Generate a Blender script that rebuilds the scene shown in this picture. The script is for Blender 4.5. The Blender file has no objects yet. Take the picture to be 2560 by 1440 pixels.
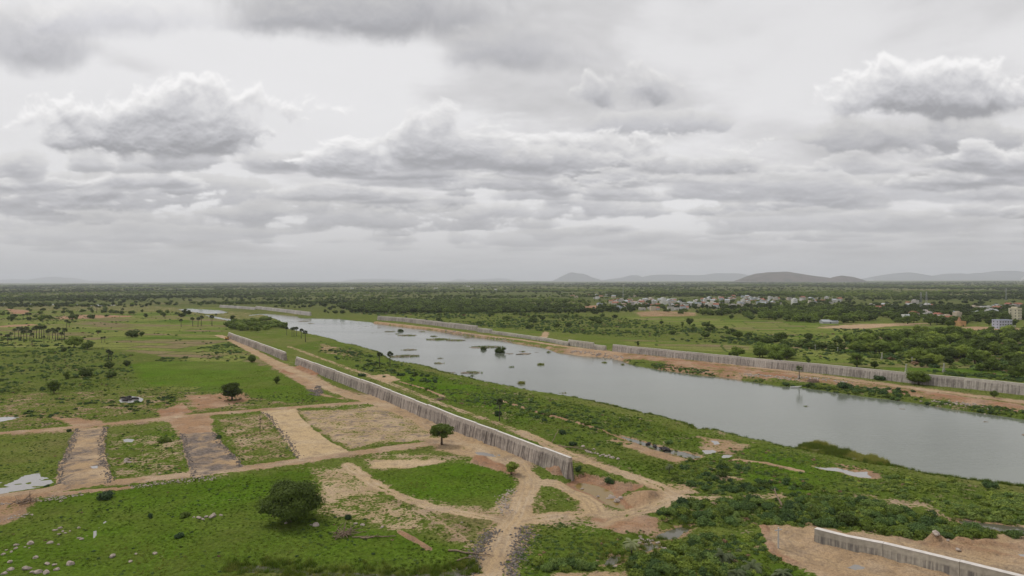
import bpy, math, random
import numpy as np
from mathutils import Matrix, Vector

# ------------------------------------------------------------------ camera, sky, sun, exposure
sc = bpy.context.scene
col = sc.collection
F, CX, CY = 1707.0, 1280.0, 720.0          # focal length and centre of the 2560 x 1440 photograph
CAM_H = 55.0
PITCH, ROLL = math.radians(0.64), -0.0030
CAM_M = Matrix.Rotation(math.radians(90) - PITCH, 3, 'X') @ Matrix.Rotation(ROLL, 3, 'Z')
cam_d = bpy.data.cameras.new('camera'); cam = bpy.data.objects.new('camera', cam_d); col.objects.link(cam)
cam_d.sensor_width = 36.0; cam_d.lens = 36.0 * F / 2560.0
cam_d.clip_start = 1.0; cam_d.clip_end = 120000.0
cam.matrix_world = Matrix.Translation((0, 0, CAM_H)) @ CAM_M.to_4x4()
sc.camera = cam
SUN_EL, SUN_AZ = math.radians(58), math.radians(-52)      # azimuth from +Y (into the picture), clockwise
sun_d = bpy.data.lights.new('sun', 'SUN'); sun = bpy.data.objects.new('sun', sun_d); col.objects.link(sun)
sun_d.energy = 1.5; sun_d.angle = math.radians(11); sun_d.color = (1.0, 0.95, 0.87)
sdir = Vector((math.sin(SUN_AZ) * math.cos(SUN_EL), math.cos(SUN_AZ) * math.cos(SUN_EL), math.sin(SUN_EL)))
sun.rotation_euler = sdir.to_track_quat('Z', 'Y').to_euler(); sun.location = (0, 0, 200)
sc.view_settings.view_transform = 'Standard'; sc.view_settings.look = 'None'
sc.view_settings.exposure = 0.24; sc.view_settings.gamma = 1.0
sc.render.engine = 'CYCLES'
sc.cycles.use_denoising = True
sc.cycles.max_bounces = 5; sc.cycles.diffuse_bounces = 2; sc.cycles.glossy_bounces = 2
sc.cycles.transmission_bounces = 2; sc.cycles.volume_bounces = 1; sc.cycles.transparent_max_bounces = 6

class NT:
    """small helper that writes shader nodes"""
    def __init__(s, tree): s.t = tree; s.n = tree.nodes; s.l = tree.links
    def new(s, ty, **kw):
        n = s.n.new(ty)
        for k, v in kw.items(): setattr(n, k, v)
        return n
    def put(s, sock, v):
        if hasattr(v, 'bl_idname') and not isinstance(v, (int, float)): s.l.new(v, sock)
        elif v is not None: sock.default_value = v
    def m(s, op, a, b=None, c=None, clamp=False):
        n = s.new('ShaderNodeMath', operation=op, use_clamp=clamp)
        s.put(n.inputs[0], a)
        if b is not None: s.put(n.inputs[1], b)
        if c is not None: s.put(n.inputs[2], c)
        return n.outputs[0]
    def sm(s, v, lo, hi, a=0.0, b=1.0):
        n = s.new('ShaderNodeMapRange', interpolation_type='SMOOTHSTEP')
        s.put(n.inputs[0], v); s.put(n.inputs[1], lo); s.put(n.inputs[2], hi); s.put(n.inputs[3], a); s.put(n.inputs[4], b)
        return n.outputs[0]
    def lin(s, v, lo, hi, a=0.0, b=1.0):
        n = s.new('ShaderNodeMapRange'); s.put(n.inputs[0], v); s.put(n.inputs[1], lo); s.put(n.inputs[2], hi); s.put(n.inputs[3], a); s.put(n.inputs[4], b)
        return n.outputs[0]
    def mix(s, f, a, b, blend='MIX'):
        n = s.new('ShaderNodeMix', data_type='RGBA', blend_type=blend)
        s.put(n.inputs[0], f)
        for k, v in ((6, a), (7, b)):
            s.put(n.inputs[k], (*v, 1) if isinstance(v, tuple) and len(v) == 3 else v)
        return n.outputs[2]
    def noise(s, vec, scale, detail=4, rough=0.55, dist=0.0, out=0):
        n = s.new('ShaderNodeTexNoise'); s.l.new(vec, n.inputs['Vector'])
        n.inputs['Scale'].default_value = scale; n.inputs['Detail'].default_value = detail
        n.inputs['Roughness'].default_value = rough; n.inputs['Distortion'].default_value = dist
        return n.outputs[out]
    def comb(s, x, y, z):
        n = s.new('ShaderNodeCombineXYZ'); s.put(n.inputs[0], x); s.put(n.inputs[1], y); s.put(n.inputs[2], z); return n.outputs[0]
    def scale(s, col_, f): return s.mix(1.0, col_, s.comb(f, f, f), 'MULTIPLY')

HOR = 701.0
# ------------------------------------------------------------------ cloud cover, worked out numerically from noise
def hash2(ix, iy, seed):
    h = (ix.astype(np.int64) * 374761393 + iy.astype(np.int64) * 668265263 + seed * 1442695041) & 0xffffffff
    h = ((h ^ (h >> 13)) * 1274126177) & 0xffffffff
    return ((h ^ (h >> 16)) & 0xffff) / 65535.0
def vnoise(x, y, seed=0):
    ix = np.floor(x); iy = np.floor(y); fx = x - ix; fy = y - iy
    fx = fx * fx * (3 - 2 * fx); fy = fy * fy * (3 - 2 * fy)
    a = hash2(ix, iy, seed); b = hash2(ix + 1, iy, seed); c = hash2(ix, iy + 1, seed); d = hash2(ix + 1, iy + 1, seed)
    return (a + (b - a) * fx) * (1 - fy) + (c + (d - c) * fx) * fy
def fbm(x, y, wl, oct=3, seed=0, gain=.5):
    """0..1, wl = longest wavelength"""
    s = 0; amp = 1; tot = 0; f = 1.0 / wl
    for i in range(oct):
        ca, sa = math.cos(.6 * i), math.sin(.6 * i)
        s = s + amp * vnoise((x * ca - y * sa) * f + 17.3 * i, (x * sa + y * ca) * f - 9.1 * i, seed + i); tot += amp; amp *= gain; f *= 2.03
    return s / tot
def billow(x, y, wl, oct, seed, gain=.55):
    s = 0; amp = 1; tot = 0; f = 1.0 / wl
    for i in range(oct):
        ca, sa = math.cos(.7 * i), math.sin(.7 * i)
        n = vnoise((x * ca - y * sa) * f + 31.7 * i, (x * sa + y * ca) * f + 5.3 * i, seed + i)
        s = s + amp * (1 - np.abs(2 * n - 1)); tot += amp; amp *= gain; f *= 2.07
    return s / tot
def sstep(a, b, x):
    t = np.clip((x - a) / (b - a), 0, 1); return t * t * (3 - 2 * t)
def deck(az, te):
    """bright veil under a broken grey deck, level and seen in perspective"""
    r = 1 / np.sqrt(1 + te * te); z = te * r
    def lay(dz):
        q = np.maximum(z + dz, 0) + .085; X = np.sin(az) * r / q; Y = np.cos(az) * r / q
        wx = fbm(X, Y, 1.3, 3, 3) - .5; wy = fbm(X, Y, 1.3, 3, 8) - .5
        return X + wx * .5, Y + wy * .5
    X, Y = lay(0); X2, Y2 = lay(.010)
    n = fbm(X, Y * 1.15, 1.0, 8, 20, .56); n2 = fbm(X2, Y2 * 1.15, 1.0, 8, 20, .56); big = fbm(X, Y, 3.1, 3, 40)
    low = sstep(.34, .07, te)
    m = n * .75 + big * .25 + low * .07
    cov = sstep(.46, .60, m) * (.40 + .35 * low)
    vv = .755 + .07 * (fbm(X, Y, 1.6, 5, 50) - .5) * 2
    veil = np.stack([vv * .995, vv * .995, vv * 1.012], -1)
    dk = .64 - .24 * sstep(.44, .68, n) + 1.3 * (n - n2)
    dkc = np.stack([dk * .995, dk * .985, dk * 1.01], -1)
    return veil + (dkc - veil) * cov[..., None]
# single heaps: (px, py of the middle, half width, height above, depth below, tone of top, tone of base, strength)
HEAPS = [(2340, 352, 360, 70, 56, .62, .42, .9), (1660, 314, 290, 42, 34, .66, .50, .85), (300, 492, 470, 66, 48, .60, .43, .85),
         (850, 552, 600, 56, 42, .58, .41, .85), (1520, 425, 430, 100, 50, .76, .38, .92), (2280, 478, 420, 50, 34, .66, .49, .7),
         (1420, 528, 300, 46, 28, .66, .44, .8), (60, 105, 230, 130, 92, .70, .45, .9), (980, 40, 540, 150, 88, .56, .40, .95),
         (1330, 125, 260, 110, 74, .60, .44, .9), (330, 55, 290, 80, 54, .78, .58, .8), (1570, 228, 165, 74, 52, .72, .42, .92),
         (880, 398, 160, 80, 42, .86, .41, .95), (1085, 368, 200, 105, 62, .80, .41, .92), (480, 330, 400, 135, 64, .86, .37, .97),
         (2370, 250, 290, 120, 66, .88, .38, .97), (2150, 560, 460, 36, 26, .60, .47, .7), (420, 585, 440, 32, 22, .60, .47, .7), (1850, 470, 330, 42, 32, .66, .48, .75), (1290, 600, 500, 26, 18, .58, .48, .6)]
SOFT = {980, 1330, 60, 330}
_r = np.random.default_rng(5)
SMALL = []
for _i in range(170):
    _v = 400 + 235 * _r.uniform(0, 1); _f = 1 - (_v - 400) / 290
    SMALL.append((_r.uniform(-60, 2620), _v, _r.uniform(50, 170) * (.5 + .7 * _f), _r.uniform(22, 46) * _f + 7, _r.uniform(12, 24) * _f + 4, _r.uniform(.64, .76), _r.uniform(.40, .47), _r.uniform(.6, .97)))
SMALL.sort(key=lambda h: -h[1])
def clouds_in_view(u, v):
    """u, v in photograph pixels (v up to the horizon): tone of the sky as the single heaps leave it"""
    az = np.arctan((u - CX) / F); te = (HOR - v) / F * np.cos(az)
    c = deck(az, te)
    sq = 1.0 + .65 * sstep(260, 640, v)                        # heaps flatten towards the horizon
    wu = (fbm(u, v * sq, 190, 4, 70) - .5) * 70; wv = (fbm(u, v * sq, 190, 4, 75) - .5) * 40
    U, W = u + wu, (v * sq + wv)
    n1 = fbm(U, W * 1.2, 230, 8, 90, .58) - .5; b1 = billow(U, W * 1.1, 120, 6, 95, .6) - .58
    puff = n1 * 1.5 + b1 * .95
    px_ = abs(v[1, 0] - v[0, 0])
    tex = n1 * 1.3 + b1 * .7; kk = max(1, int(round(9 / px_))); e1 = np.zeros_like(tex); e1[kk:] = tex[kk:] - tex[:-kk]; kk = max(1, int(round(22 / px_))); e2 = np.zeros_like(tex); e2[kk:] = tex[kk:] - tex[:-kk]
    emb = e1 * .6 + e2 * .5
    for (hx, hy, hw, hu, hd, bt, bb, sg) in SMALL[:100] + HEAPS[:7] + SMALL[100:] + HEAPS[7:]:
        dx = (u - hx) / hw; dy = hy - v; yy = np.where(dy > 0, dy / hu, dy / hd)
        dens = .86 - (dx * dx + yy * yy) + puff * (1.0 if hx in SOFT else 1.75)
        edge = np.where(yy > -.2, .25, .25 + .45 * np.clip(-yy - .2, 0, 1))
        rho = sstep(-.05, edge + (.7 if hx in SOFT else .13), dens)
        # light falls from above and left: cloud lying between a point and the light dims it
        tau = np.zeros_like(rho); tot = 0
        for s in np.array((3, 7, 12, 19, 28, 40, 56, 76)) * min(1.0, hu / 90 + .12):
            k = max(1, int(round(s / px_))); sh = np.zeros_like(rho); sh[k:] = np.clip(dens, 0, 1.1)[:-k]; kx = int(round(s * .25 / px_))
            if kx: sh = np.roll(sh, kx, 1)
            w = 1.0; tau += sh * w; tot += w
        tau /= tot
        light = np.exp(-tau * 1.9)
        tone = bb + (bt - bb) * np.clip(.62 * (light - .25) / .7 + .55 * sstep(-.75, .85, yy + puff * .5), 0, 1.05)
        tone = tone - .05 * sstep(.2, -.7, yy)
        tone = tone + (bt - bb) * np.clip(emb, -.35, .35) * 1.1 + n1 * .10
        tone = np.clip(tone, bb * .86, .90)
        warm = sstep(bb, bt, tone)[..., None]
        cc = tone[..., None] * (np.array([.97, .975, 1.035]) * (1 - warm) + np.array([1.0, .995, 1.0]) * warm)
        c = c + (cc - c) * (rho * sg)[..., None]
    hz = sstep(.11, .0, te)[..., None] * .92
    return c + (np.array([.48, .478, .485]) - c) * hz
def build_world():
    W_, H_ = 4096, 2048
    up = H_ // 2
    def angles(cols, rows):                                   # rows counted from the zenith downwards
        u = (cols + .5) / W_; el = (up - rows - .5) / H_ * math.pi
        phi = -(u - .5) * 2 * math.pi
        return np.arctan2(np.cos(phi), np.sin(phi)), np.tan(np.minimum(el, 1.53))
    C2, R2 = np.meshgrid(np.arange(0, W_, 2) + .5, np.arange(0, up, 2) + .5)
    az, te = angles(C2, R2); c = deck(az, te)
    hz = sstep(.11, .0, te)[..., None] * .92; c = c + (np.array([.48, .478, .485]) - c) * hz
    img = np.repeat(np.repeat(c, 2, 0), 2, 1)
    c0 = int(W_ * .25) - 490; cols = np.arange(c0, c0 + 980); rows = np.arange(up - 345, up)
    CC, RR = np.meshgrid(cols, rows); az, te = angles(CC, RR)
    u = CX + F * np.tan(az); v = HOR - F * te / np.cos(az)
    fade = sstep(0, 30, np.minimum(np.arange(980), np.arange(980)[::-1]))[None, :, None] * sstep(0, 30, np.arange(345))[:, None, None]
    win = clouds_in_view(u, v); img[rows[0]:, c0:c0 + 980] = img[rows[0]:, c0:c0 + 980] * (1 - fade) + win * fade
    full = np.ones((H_, W_, 4), np.float32); full[:up, :, :3] = (.48, .478, .485); full[up:, :, :3] = img[::-1]
    im = bpy.data.images.new('cloud_cover', W_, H_, alpha=False, float_buffer=True, is_data=True)
    im.pixels.foreach_set(full.ravel()); im.update(); im.pack()
    w = bpy.data.worlds.new('World'); sc.world = w; w.use_nodes = True
    k = NT(w.node_tree); k.n.clear()
    tc = k.new('ShaderNodeTexCoord'); env = k.new('ShaderNodeTexEnvironment'); env.image = im; env.projection = 'EQUIRECTANGULAR'
    k.l.new(tc.outputs['Generated'], env.inputs[0])
    sky = k.new('ShaderNodeTexSky', sky_type='NISHITA', sun_disc=False, sun_elevation=SUN_EL, sun_rotation=SUN_AZ)
    sky.air_density = 1.0; sky.dust_density = 2.0
    g10 = 10 * SKY_GAIN
    c10 = k.mix(1.0, env.outputs[0], (g10 * 1.008, g10, g10 * .995, 1), 'MULTIPLY')
    fin = k.mix(0.985, sky.outputs[0], c10)                    # overcast: the clear sky only glimmers through
    bg = k.new('ShaderNodeBackground'); k.l.new(fin, bg.inputs[0]); bg.inputs[1].default_value = 0.1
    out = k.new('ShaderNodeOutputWorld'); k.l.new(bg.outputs[0], out.inputs[0])
    w.cycles.sampling_method = 'MANUAL'; w.cycles.sample_map_resolution = 1024
SKY_GAIN = 0.91
build_world()

# ------------------------------------------------------------------ helpers
RNG = np.random.default_rng(11)
def px(u, v, z=0.0):
    """the place on the level z that the photograph shows at (u, v)"""
    d = CAM_M @ Vector(((u - CX) / F, (CY - v) / F, -1.0))
    t = (z - CAM_H) / d.z
    return d.x * t, d.y * t
def pxs(pts, z=0.0): return np.array([px(u, v, z) for u, v in pts])
CAM_NP = np.array(CAM_M)
def in_view(x, y, z, m=40):
    q = CAM_NP.T @ np.stack([np.asarray(x, float), np.asarray(y, float), np.broadcast_to(np.asarray(z, float) - CAM_H, np.shape(x))])
    dep = -q[2]; dep = np.where(dep < 1, 1, dep)
    u = CX + F * q[0] / dep; v = CY - F * q[1] / dep
    return (u > -m) & (u < 2560 + m) & (v < 1440 + m) & (q[2] < -1), u, v, dep

def seg_dist(X, Y, P, closed=False):
    d = np.full(X.shape, 1e9); n = len(P)
    for i in range(n if closed else n - 1):
        a = P[i]; b = P[(i + 1) % n]; ab = b - a; L = ab @ ab + 1e-9
        t = np.clip(((X - a[0]) * ab[0] + (Y - a[1]) * ab[1]) / L, 0, 1)
        d = np.minimum(d, (X - a[0] - t * ab[0]) ** 2 + (Y - a[1] - t * ab[1]) ** 2)
    return np.sqrt(d)
def inside(X, Y, P):
    r = np.zeros(X.shape, bool); n = len(P)
    for i in range(n):
        x1, y1 = P[i]; x2, y2 = P[(i + 1) % n]
        if y1 == y2: continue
        c = ((y1 > Y) != (y2 > Y)) & (X < (x2 - x1) * (Y - y1) / (y2 - y1) + x1)
        r ^= c
    return r
def sdf(X, Y, P, margin=60.0):
    """signed distance, positive inside, clipped at -margin outside"""
    out = np.full(X.shape, -margin)
    lo = P.min(0) - margin; hi = P.max(0) + margin
    k = (X > lo[0]) & (X < hi[0]) & (Y > lo[1]) & (Y < hi[1])
    if k.any():
        d = seg_dist(X[k], Y[k], P, True); ins = inside(X[k], Y[k], P)
        out[k] = np.where(ins, d, -np.minimum(d, margin))
    return out
def ldist(X, Y, P, margin=60.0):
    out = np.full(X.shape, margin)
    lo = P.min(0) - margin; hi = P.max(0) + margin
    k = (X > lo[0]) & (X < hi[0]) & (Y > lo[1]) & (Y < hi[1])
    if k.any(): out[k] = np.minimum(seg_dist(X[k], Y[k], P), margin)
    return out

def mk_mesh(name, V, faces, mats, midx=None, smooth=False, uv=None):
    """V (n,3); faces: list of arrays (m,3) and/or (m,4)"""
    me = bpy.data.meshes.new(name)
    V = np.asarray(V, np.float32); faces = [np.asarray(f, np.int32) for f in faces if len(f)]
    me.vertices.add(len(V)); me.vertices.foreach_set('co', V.ravel())
    nl = sum(f.size for f in faces); nf = sum(len(f) for f in faces)
    me.loops.add(nl); me.polygons.add(nf)
    me.loops.foreach_set('vertex_index', np.concatenate([f.ravel() for f in faces]))
    tot = np.concatenate([np.full(len(f), f.shape[1], np.int32) for f in faces])
    st = np.zeros(nf, np.int32); st[1:] = np.cumsum(tot)[:-1]
    me.polygons.foreach_set('loop_start', st); me.polygons.foreach_set('loop_total', tot)
    for m_ in (mats if isinstance(mats, (list, tuple)) else [mats]): me.materials.append(m_)
    if midx is not None: me.polygons.foreach_set('material_index', np.asarray(midx, np.int32))
    me.polygons.foreach_set('use_smooth', np.full(nf, bool(smooth)))
    if uv is not None:
        l = me.uv_layers.new(name='UVMap'); vi = np.concatenate([f.ravel() for f in faces])
        l.data.foreach_set('uv', np.asarray(uv, np.float32)[vi].ravel())
    me.update(calc_edges=True); me.validate()
    return me
def obj(name, me, parent=None, loc=None, rz=None, sc_=None):
    o = bpy.data.objects.new(name, me); col.objects.link(o)
    if parent is not None: o.parent = parent
    if loc is not None: o.location = loc
    if rz is not None: o.rotation_euler = (0, 0, rz)
    if sc_ is not None: o.scale = (sc_, sc_, sc_) if isinstance(sc_, (int, float)) else sc_
    return o
def tag(o, label=None, cat=None, group=None, kind=None):
    if label: o['label'] = label
    if cat: o['category'] = cat
    if group: o['group'] = group
    if kind: o['kind'] = kind
    return o
def thing(name, label, cat, loc, rz=0.0, s=1.0, group=None):
    return tag(obj(name, None, None, loc, rz, s), label, cat, group)

class MB:
    """collects boxes, tubes, quads for one mesh"""
    def __init__(s): s.V = []; s.Q = []; s.T = []; s.n = 0
    def add(s, V, Q=(), T=()):
        V = np.asarray(V, float)
        if len(Q): s.Q.append(np.asarray(Q) + s.n)
        if len(T): s.T.append(np.asarray(T) + s.n)
        s.V.append(V); s.n += len(V)
    def box(s, x0, x1, y0, y1, z0, z1, rz=0.0, c=(0, 0)):
        v = np.array([(x, y, z) for z in (z0, z1) for (x, y) in ((x0, y0), (x1, y0), (x1, y1), (x0, y1))], float)
        if rz:
            ca, sa = math.cos(rz), math.sin(rz); X = v[:, 0] - c[0]; Y = v[:, 1] - c[1]
            v[:, 0] = c[0] + X * ca - Y * sa; v[:, 1] = c[1] + X * sa + Y * ca
        s.add(v, [(3, 2, 1, 0), (4, 5, 6, 7), (0, 1, 5, 4), (1, 2, 6, 5), (2, 3, 7, 6), (3, 0, 4, 7)])
    def tube(s, pts, rads, n=6):
        pts = [np.asarray(p, float) for p in pts]; V = []
        for i, (p, r) in enumerate(zip(pts, rads)):
            d = pts[min(i + 1, len(pts) - 1)] - pts[max(i - 1, 0)]; d = d / (np.linalg.norm(d) + 1e-9)
            a = np.cross(d, (0.31, 0.95, 0.05) if abs(d[2]) > .8 else (0, 0, 1)); a /= np.linalg.norm(a); b = np.cross(d, a)
            for j in range(n):
                t = 2 * math.pi * j / n; V.append(p + r * (math.cos(t) * a + math.sin(t) * b))
        Q = [(i * n + j, i * n + (j + 1) % n, (i + 1) * n + (j + 1) % n, (i + 1) * n + j) for i in range(len(pts) - 1) for j in range(n)]
        m = len(V); V += [pts[0], pts[-1]]
        T = [(m, (j + 1) % n, j) for j in range(n)] + [(m + 1, (len(pts) - 1) * n + j, (len(pts) - 1) * n + (j + 1) % n) for j in range(n)]
        s.add(V, Q, T)
    def mesh(s, name, mat, smooth=False):
        return mk_mesh(name, np.concatenate(s.V), [f for f in ([np.concatenate(s.Q)] if s.Q else []) + ([np.concatenate(s.T)] if s.T else [])], mat, smooth=smooth)

def ico(sub=1):
    import bmesh
    bm = bmesh.new(); bmesh.ops.create_icosphere(bm, subdivisions=sub, radius=1.0)
    V = np.array([v.co[:] for v in bm.verts]); T = np.array([[v.index for v in f.verts] for f in bm.faces]); bm.free()
    return V, T
ICO1, ICO2, ICO3 = ico(1), ico(2), ico(3)

# ------------------------------------------------------------------ materials
def mat(name, c=(0.5, 0.5, 0.5), rough=0.8, var=0.0, scale=1.0, spec=0.08):
    m = bpy.data.materials.new(name); m.use_nodes = True; k = NT(m.node_tree); b = k.n['Principled BSDF']
    b.inputs['Roughness'].default_value = rough; b.inputs['Specular IOR Level'].default_value = spec
    if var:
        tc = k.new('ShaderNodeTexCoord'); n = k.noise(tc.outputs['Object'], scale, 5, 0.6)
        k.l.new(k.mix(k.sm(n, 0.3, 0.7), tuple(v * (1 - var) for v in c), tuple(min(1, v * (1 + var)) for v in c)), b.inputs['Base Color'])
    else: b.inputs['Base Color'].default_value = (*c, 1)
    return m
def leaf_mat(name, cols, trans=0.22, rough=0.6):
    """cols = (dark, mid, light) picked by the plant's own tint"""
    m = bpy.data.materials.new(name); m.use_nodes = True; k = NT(m.node_tree); b = k.n['Principled BSDF']
    at = k.new('ShaderNodeAttribute', attribute_type='INSTANCER', attribute_name='tint')
    tc = k.new('ShaderNodeTexCoord'); n = k.noise(tc.outputs['Object'], 1.3, 3, 0.6)
    oi = k.new('ShaderNodeObjectInfo')
    ao = k.new('ShaderNodeAttribute', attribute_type='OBJECT', attribute_name='tint')
    t = k.m('ADD', k.m('MAXIMUM', at.outputs['Fac'], ao.outputs['Fac']), k.m('MULTIPLY', k.m('SUBTRACT', n, 0.5), 0.5))
    c = k.mix(k.lin(t, 0.0, 0.5), cols[0], cols[1]); c = k.mix(k.lin(t, 0.5, 1.0), c, cols[2])
    c = k.scale(c, k.lin(oi.outputs['Random'], 0, 1, 0.85, 1.18))
    k.l.new(c, b.inputs['Base Color']); b.inputs['Roughness'].default_value = rough; b.inputs['Specular IOR Level'].default_value = 0.08
    tr = k.new('ShaderNodeBsdfTranslucent'); k.l.new(c, tr.inputs[0])
    mx = k.new('ShaderNodeMixShader'); mx.inputs[0].default_value = trans
    k.l.new(b.outputs[0], mx.inputs[1]); k.l.new(tr.outputs[0], mx.inputs[2])
    k.l.new(mx.outputs[0], k.n['Material Output'].inputs[0])
    return m
M = {}
M['leaf'] = leaf_mat('broad_leaf', ((.044, .064, .015), (.135, .19, .032), (.28, .34, .06)), .3)
M['feather'] = leaf_mat('feathery_leaf', ((.046, .082, .034), (.110, .175, .048), (.22, .28, .065)), .3)
M['palmleaf'] = leaf_mat('palm_leaf', ((.075, .095, .045), (.16, .185, .09), (.30, .32, .15)), 0.15)
M['grass'] = leaf_mat('grass_blade', ((.058, .088, .012), (.108, .168, .018), (.26, .26, .06)), 0.35)
M['dry'] = leaf_mat('dry_foliage', ((.16, .09, .06), (.26, .17, .10), (.38, .30, .15)), 0.2)
M['bark'] = mat('bark', (.10, .075, .055), .9, .35, 3.0)
M['palmbark'] = mat('palm_bark', (.085, .075, .068), .9, .3, 4.0)
M['deadwood'] = mat('dead_wood', (.23, .17, .125), .9, .35, 3.0)
M['rock'] = mat('granite', (.34, .285, .245), .9, .3, 1.2)
M['darkrock'] = mat('dark_rubble', (.155, .135, .12), .95, .45, 1.5)
M['islerock'] = mat('wet_rock', (.20, .165, .13), .85, .35, .6)
M['metal'] = mat('galvanised_steel', (.42, .43, .44), .5)
M['pole'] = mat('pole_concrete', (.46, .44, .41), .85, .15, 1.0)
M['glass'] = mat('dark_window', (.03, .035, .04), .25, spec=.5)
# ------------------------------------------------------------------ the lie of the land
ZW = -2.0                                    # river level
SHORE_S = [(615, 792), (655, 787), (690, 798), (715, 809), (699, 812), (712, 820), (770, 835), (820, 845), (865, 860), (902, 867), (940, 880), (955, 886),
           (982, 904), (1030, 912), (1075, 920), (1112, 935), (1180, 947), (1197, 954), (1275, 967), (1350, 982), (1430, 995), (1495, 1010),
           (1555, 1025), (1600, 1035), (1665, 1047), (1725, 1062), (1739, 1076), (1801, 1080), (1861, 1096), (1935, 1111), (1962, 1121), (1992, 1125),
           (2019, 1130), (2103, 1150), (2167, 1163), (2204, 1168), (2251, 1173), (2325, 1190), (2358, 1195), (2420, 1205), (2493, 1214), (2560, 1224), (2800, 1275), (3300, 1390)]
SHORE_N = [(3300, 1170), (2800, 1088), (2560, 1051), (2496, 1040), (2382, 1024), (2315, 1013), (2224, 999), (2153, 991), (2080, 979), (2002, 969), (1935, 964),
           (1828, 947), (1700, 932), (1655, 926), (1580, 912), (1550, 901), (1520, 895), (1460, 890), (1395, 881), (1362, 870), (1297, 860), (1240, 850), (1190, 842),
           (1110, 829), (1025, 819), (995, 815), (935, 806), (845, 797), (805, 796), (747, 795), (745, 791), (690, 786), (655, 784), (625, 787)]
RIVER = pxs(SHORE_S + SHORE_N, ZW)
UPSTREAM = [pxs(p, ZW) for p in (
    [(440, 774), (470, 771), (545, 775), (572, 780), (555, 785), (520, 786), (490, 782)],
    [(505, 786), (530, 789), (560, 795), (590, 800), (617, 805), (605, 809), (570, 802), (530, 795)],
    [(-200, 756), (0, 757.5), (100, 759), (220, 761), (330, 763), (260, 766), (150, 764), (0, 762.5), (-200, 762)])]
# ponds, creeks and puddles: (outline, water level, bed depth below it, name)
POOLS = [
    ([(1434, 1216), (1445, 1211), (1470, 1213), (1495, 1221), (1517, 1231), (1530, 1250), (1555, 1260), (1568, 1267), (1555, 1272), (1532, 1262), (1512, 1247), (1480, 1237), (1452, 1228)], -1.5, .5, 'muddy_pond'),
    ([(1635, 1343), (1665, 1327), (1690, 1319), (1728, 1313), (1716, 1330), (1700, 1341), (1690, 1348), (1660, 1350)], -1.0, .5, 'creek_pool'),
    ([(1597, 1366), (1610, 1359), (1632, 1360), (1654, 1365), (1630, 1376), (1612, 1381)], -1.0, .4, 'creek_pool'),
    ([(1503, 1415), (1518, 1399), (1530, 1389), (1564, 1391), (1553, 1403), (1535, 1413)], -1.0, .4, 'creek_pool'),
    ([(560, 1424), (640, 1414), (700, 1419), (780, 1429), (900, 1433), (1020, 1437), (1100, 1433), (1178, 1420), (1190, 1434), (1100, 1447), (900, 1447), (760, 1441), (680, 1431), (600, 1432)], -.9, .4, 'reed_creek'),
    ([(2393, 1305), (2410, 1301), (2445, 1306), (2495, 1311), (2560, 1319), (2640, 1330), (2640, 1350), (2560, 1334), (2512, 1337), (2488, 1323), (2455, 1327), (2435, 1319)], -1.1, .4, 'creek_pool'),
    ([(1540, 1088), (1590, 1099), (1630, 1113), (1670, 1123), (1710, 1131), (1754, 1142), (1737, 1149), (1700, 1141), (1665, 1132), (1628, 1122), (1595, 1109), (1568, 1101)], -.9, .4, 'side_channel'),
    ([(1777, 1101), (1797, 1104), (1800, 1110), (1785, 1112)], -.5, .3, 'puddle'),
    ([(1752, 1126), (1787, 1124), (1790, 1132), (1766, 1135)], -.5, .3, 'puddle'),
    ([(1805, 1137), (1834, 1138), (1822, 1145), (1800, 1146)], -.5, .3, 'puddle'),
    ([(2030, 1166), (2060, 1170), (2090, 1169), (2115, 1175), (2137, 1180), (2167, 1179), (2177, 1195), (2145, 1193), (2125, 1188), (2105, 1180), (2055, 1174)], -.6, .4, 'bank_pond'),
    ([(296, 1002), (305, 994), (322, 990), (345, 992), (360, 997), (356, 1004), (325, 1007), (300, 1006)], -.25, .3, 'puddle'),
    ([(-60, 1047), (0, 1044), (20, 1042), (50, 1043), (30, 1049), (0, 1054), (-60, 1060)], -.25, .3, 'puddle'),
    ([(-80, 1212), (0, 1206), (42, 1199), (65, 1187), (100, 1182), (103, 1191), (125, 1196), (133, 1205), (122, 1213), (87, 1221), (37, 1229), (0, 1236), (-80, 1246)], -.3, .3, 'marsh_pool'),
    ([(1185, 1130), (1210, 1131), (1238, 1136), (1243, 1142), (1222, 1142), (1195, 1137)], -.2, .25, 'puddle'),
    ([(308, 1100), (318, 1097), (334, 1099), (332, 1105), (308, 1106)], -.3, .3, 'puddle'),
    ([(262, 1301), (268, 1303), (250, 1320), (243, 1322)], -.2, .25, 'puddle'),
    ([(233, 1328), (244, 1326), (239, 1348), (229, 1350)], -.2, .25, 'puddle'),
    ([(2544, 1384), (2600, 1388), (2600, 1396), (2550, 1392)], -.2, .25, 'puddle'),
    ([(2110, 1418), (2140, 1412), (2165, 1420), (2140, 1428)], -.15, .2, 'puddle'),
    ([(222, 1166), (246, 1164), (248, 1171), (230, 1172)], .62, .2, 'puddle')]
POOLS = [(pxs(p, z), z, b, n) for p, z, b, n in POOLS]

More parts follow.
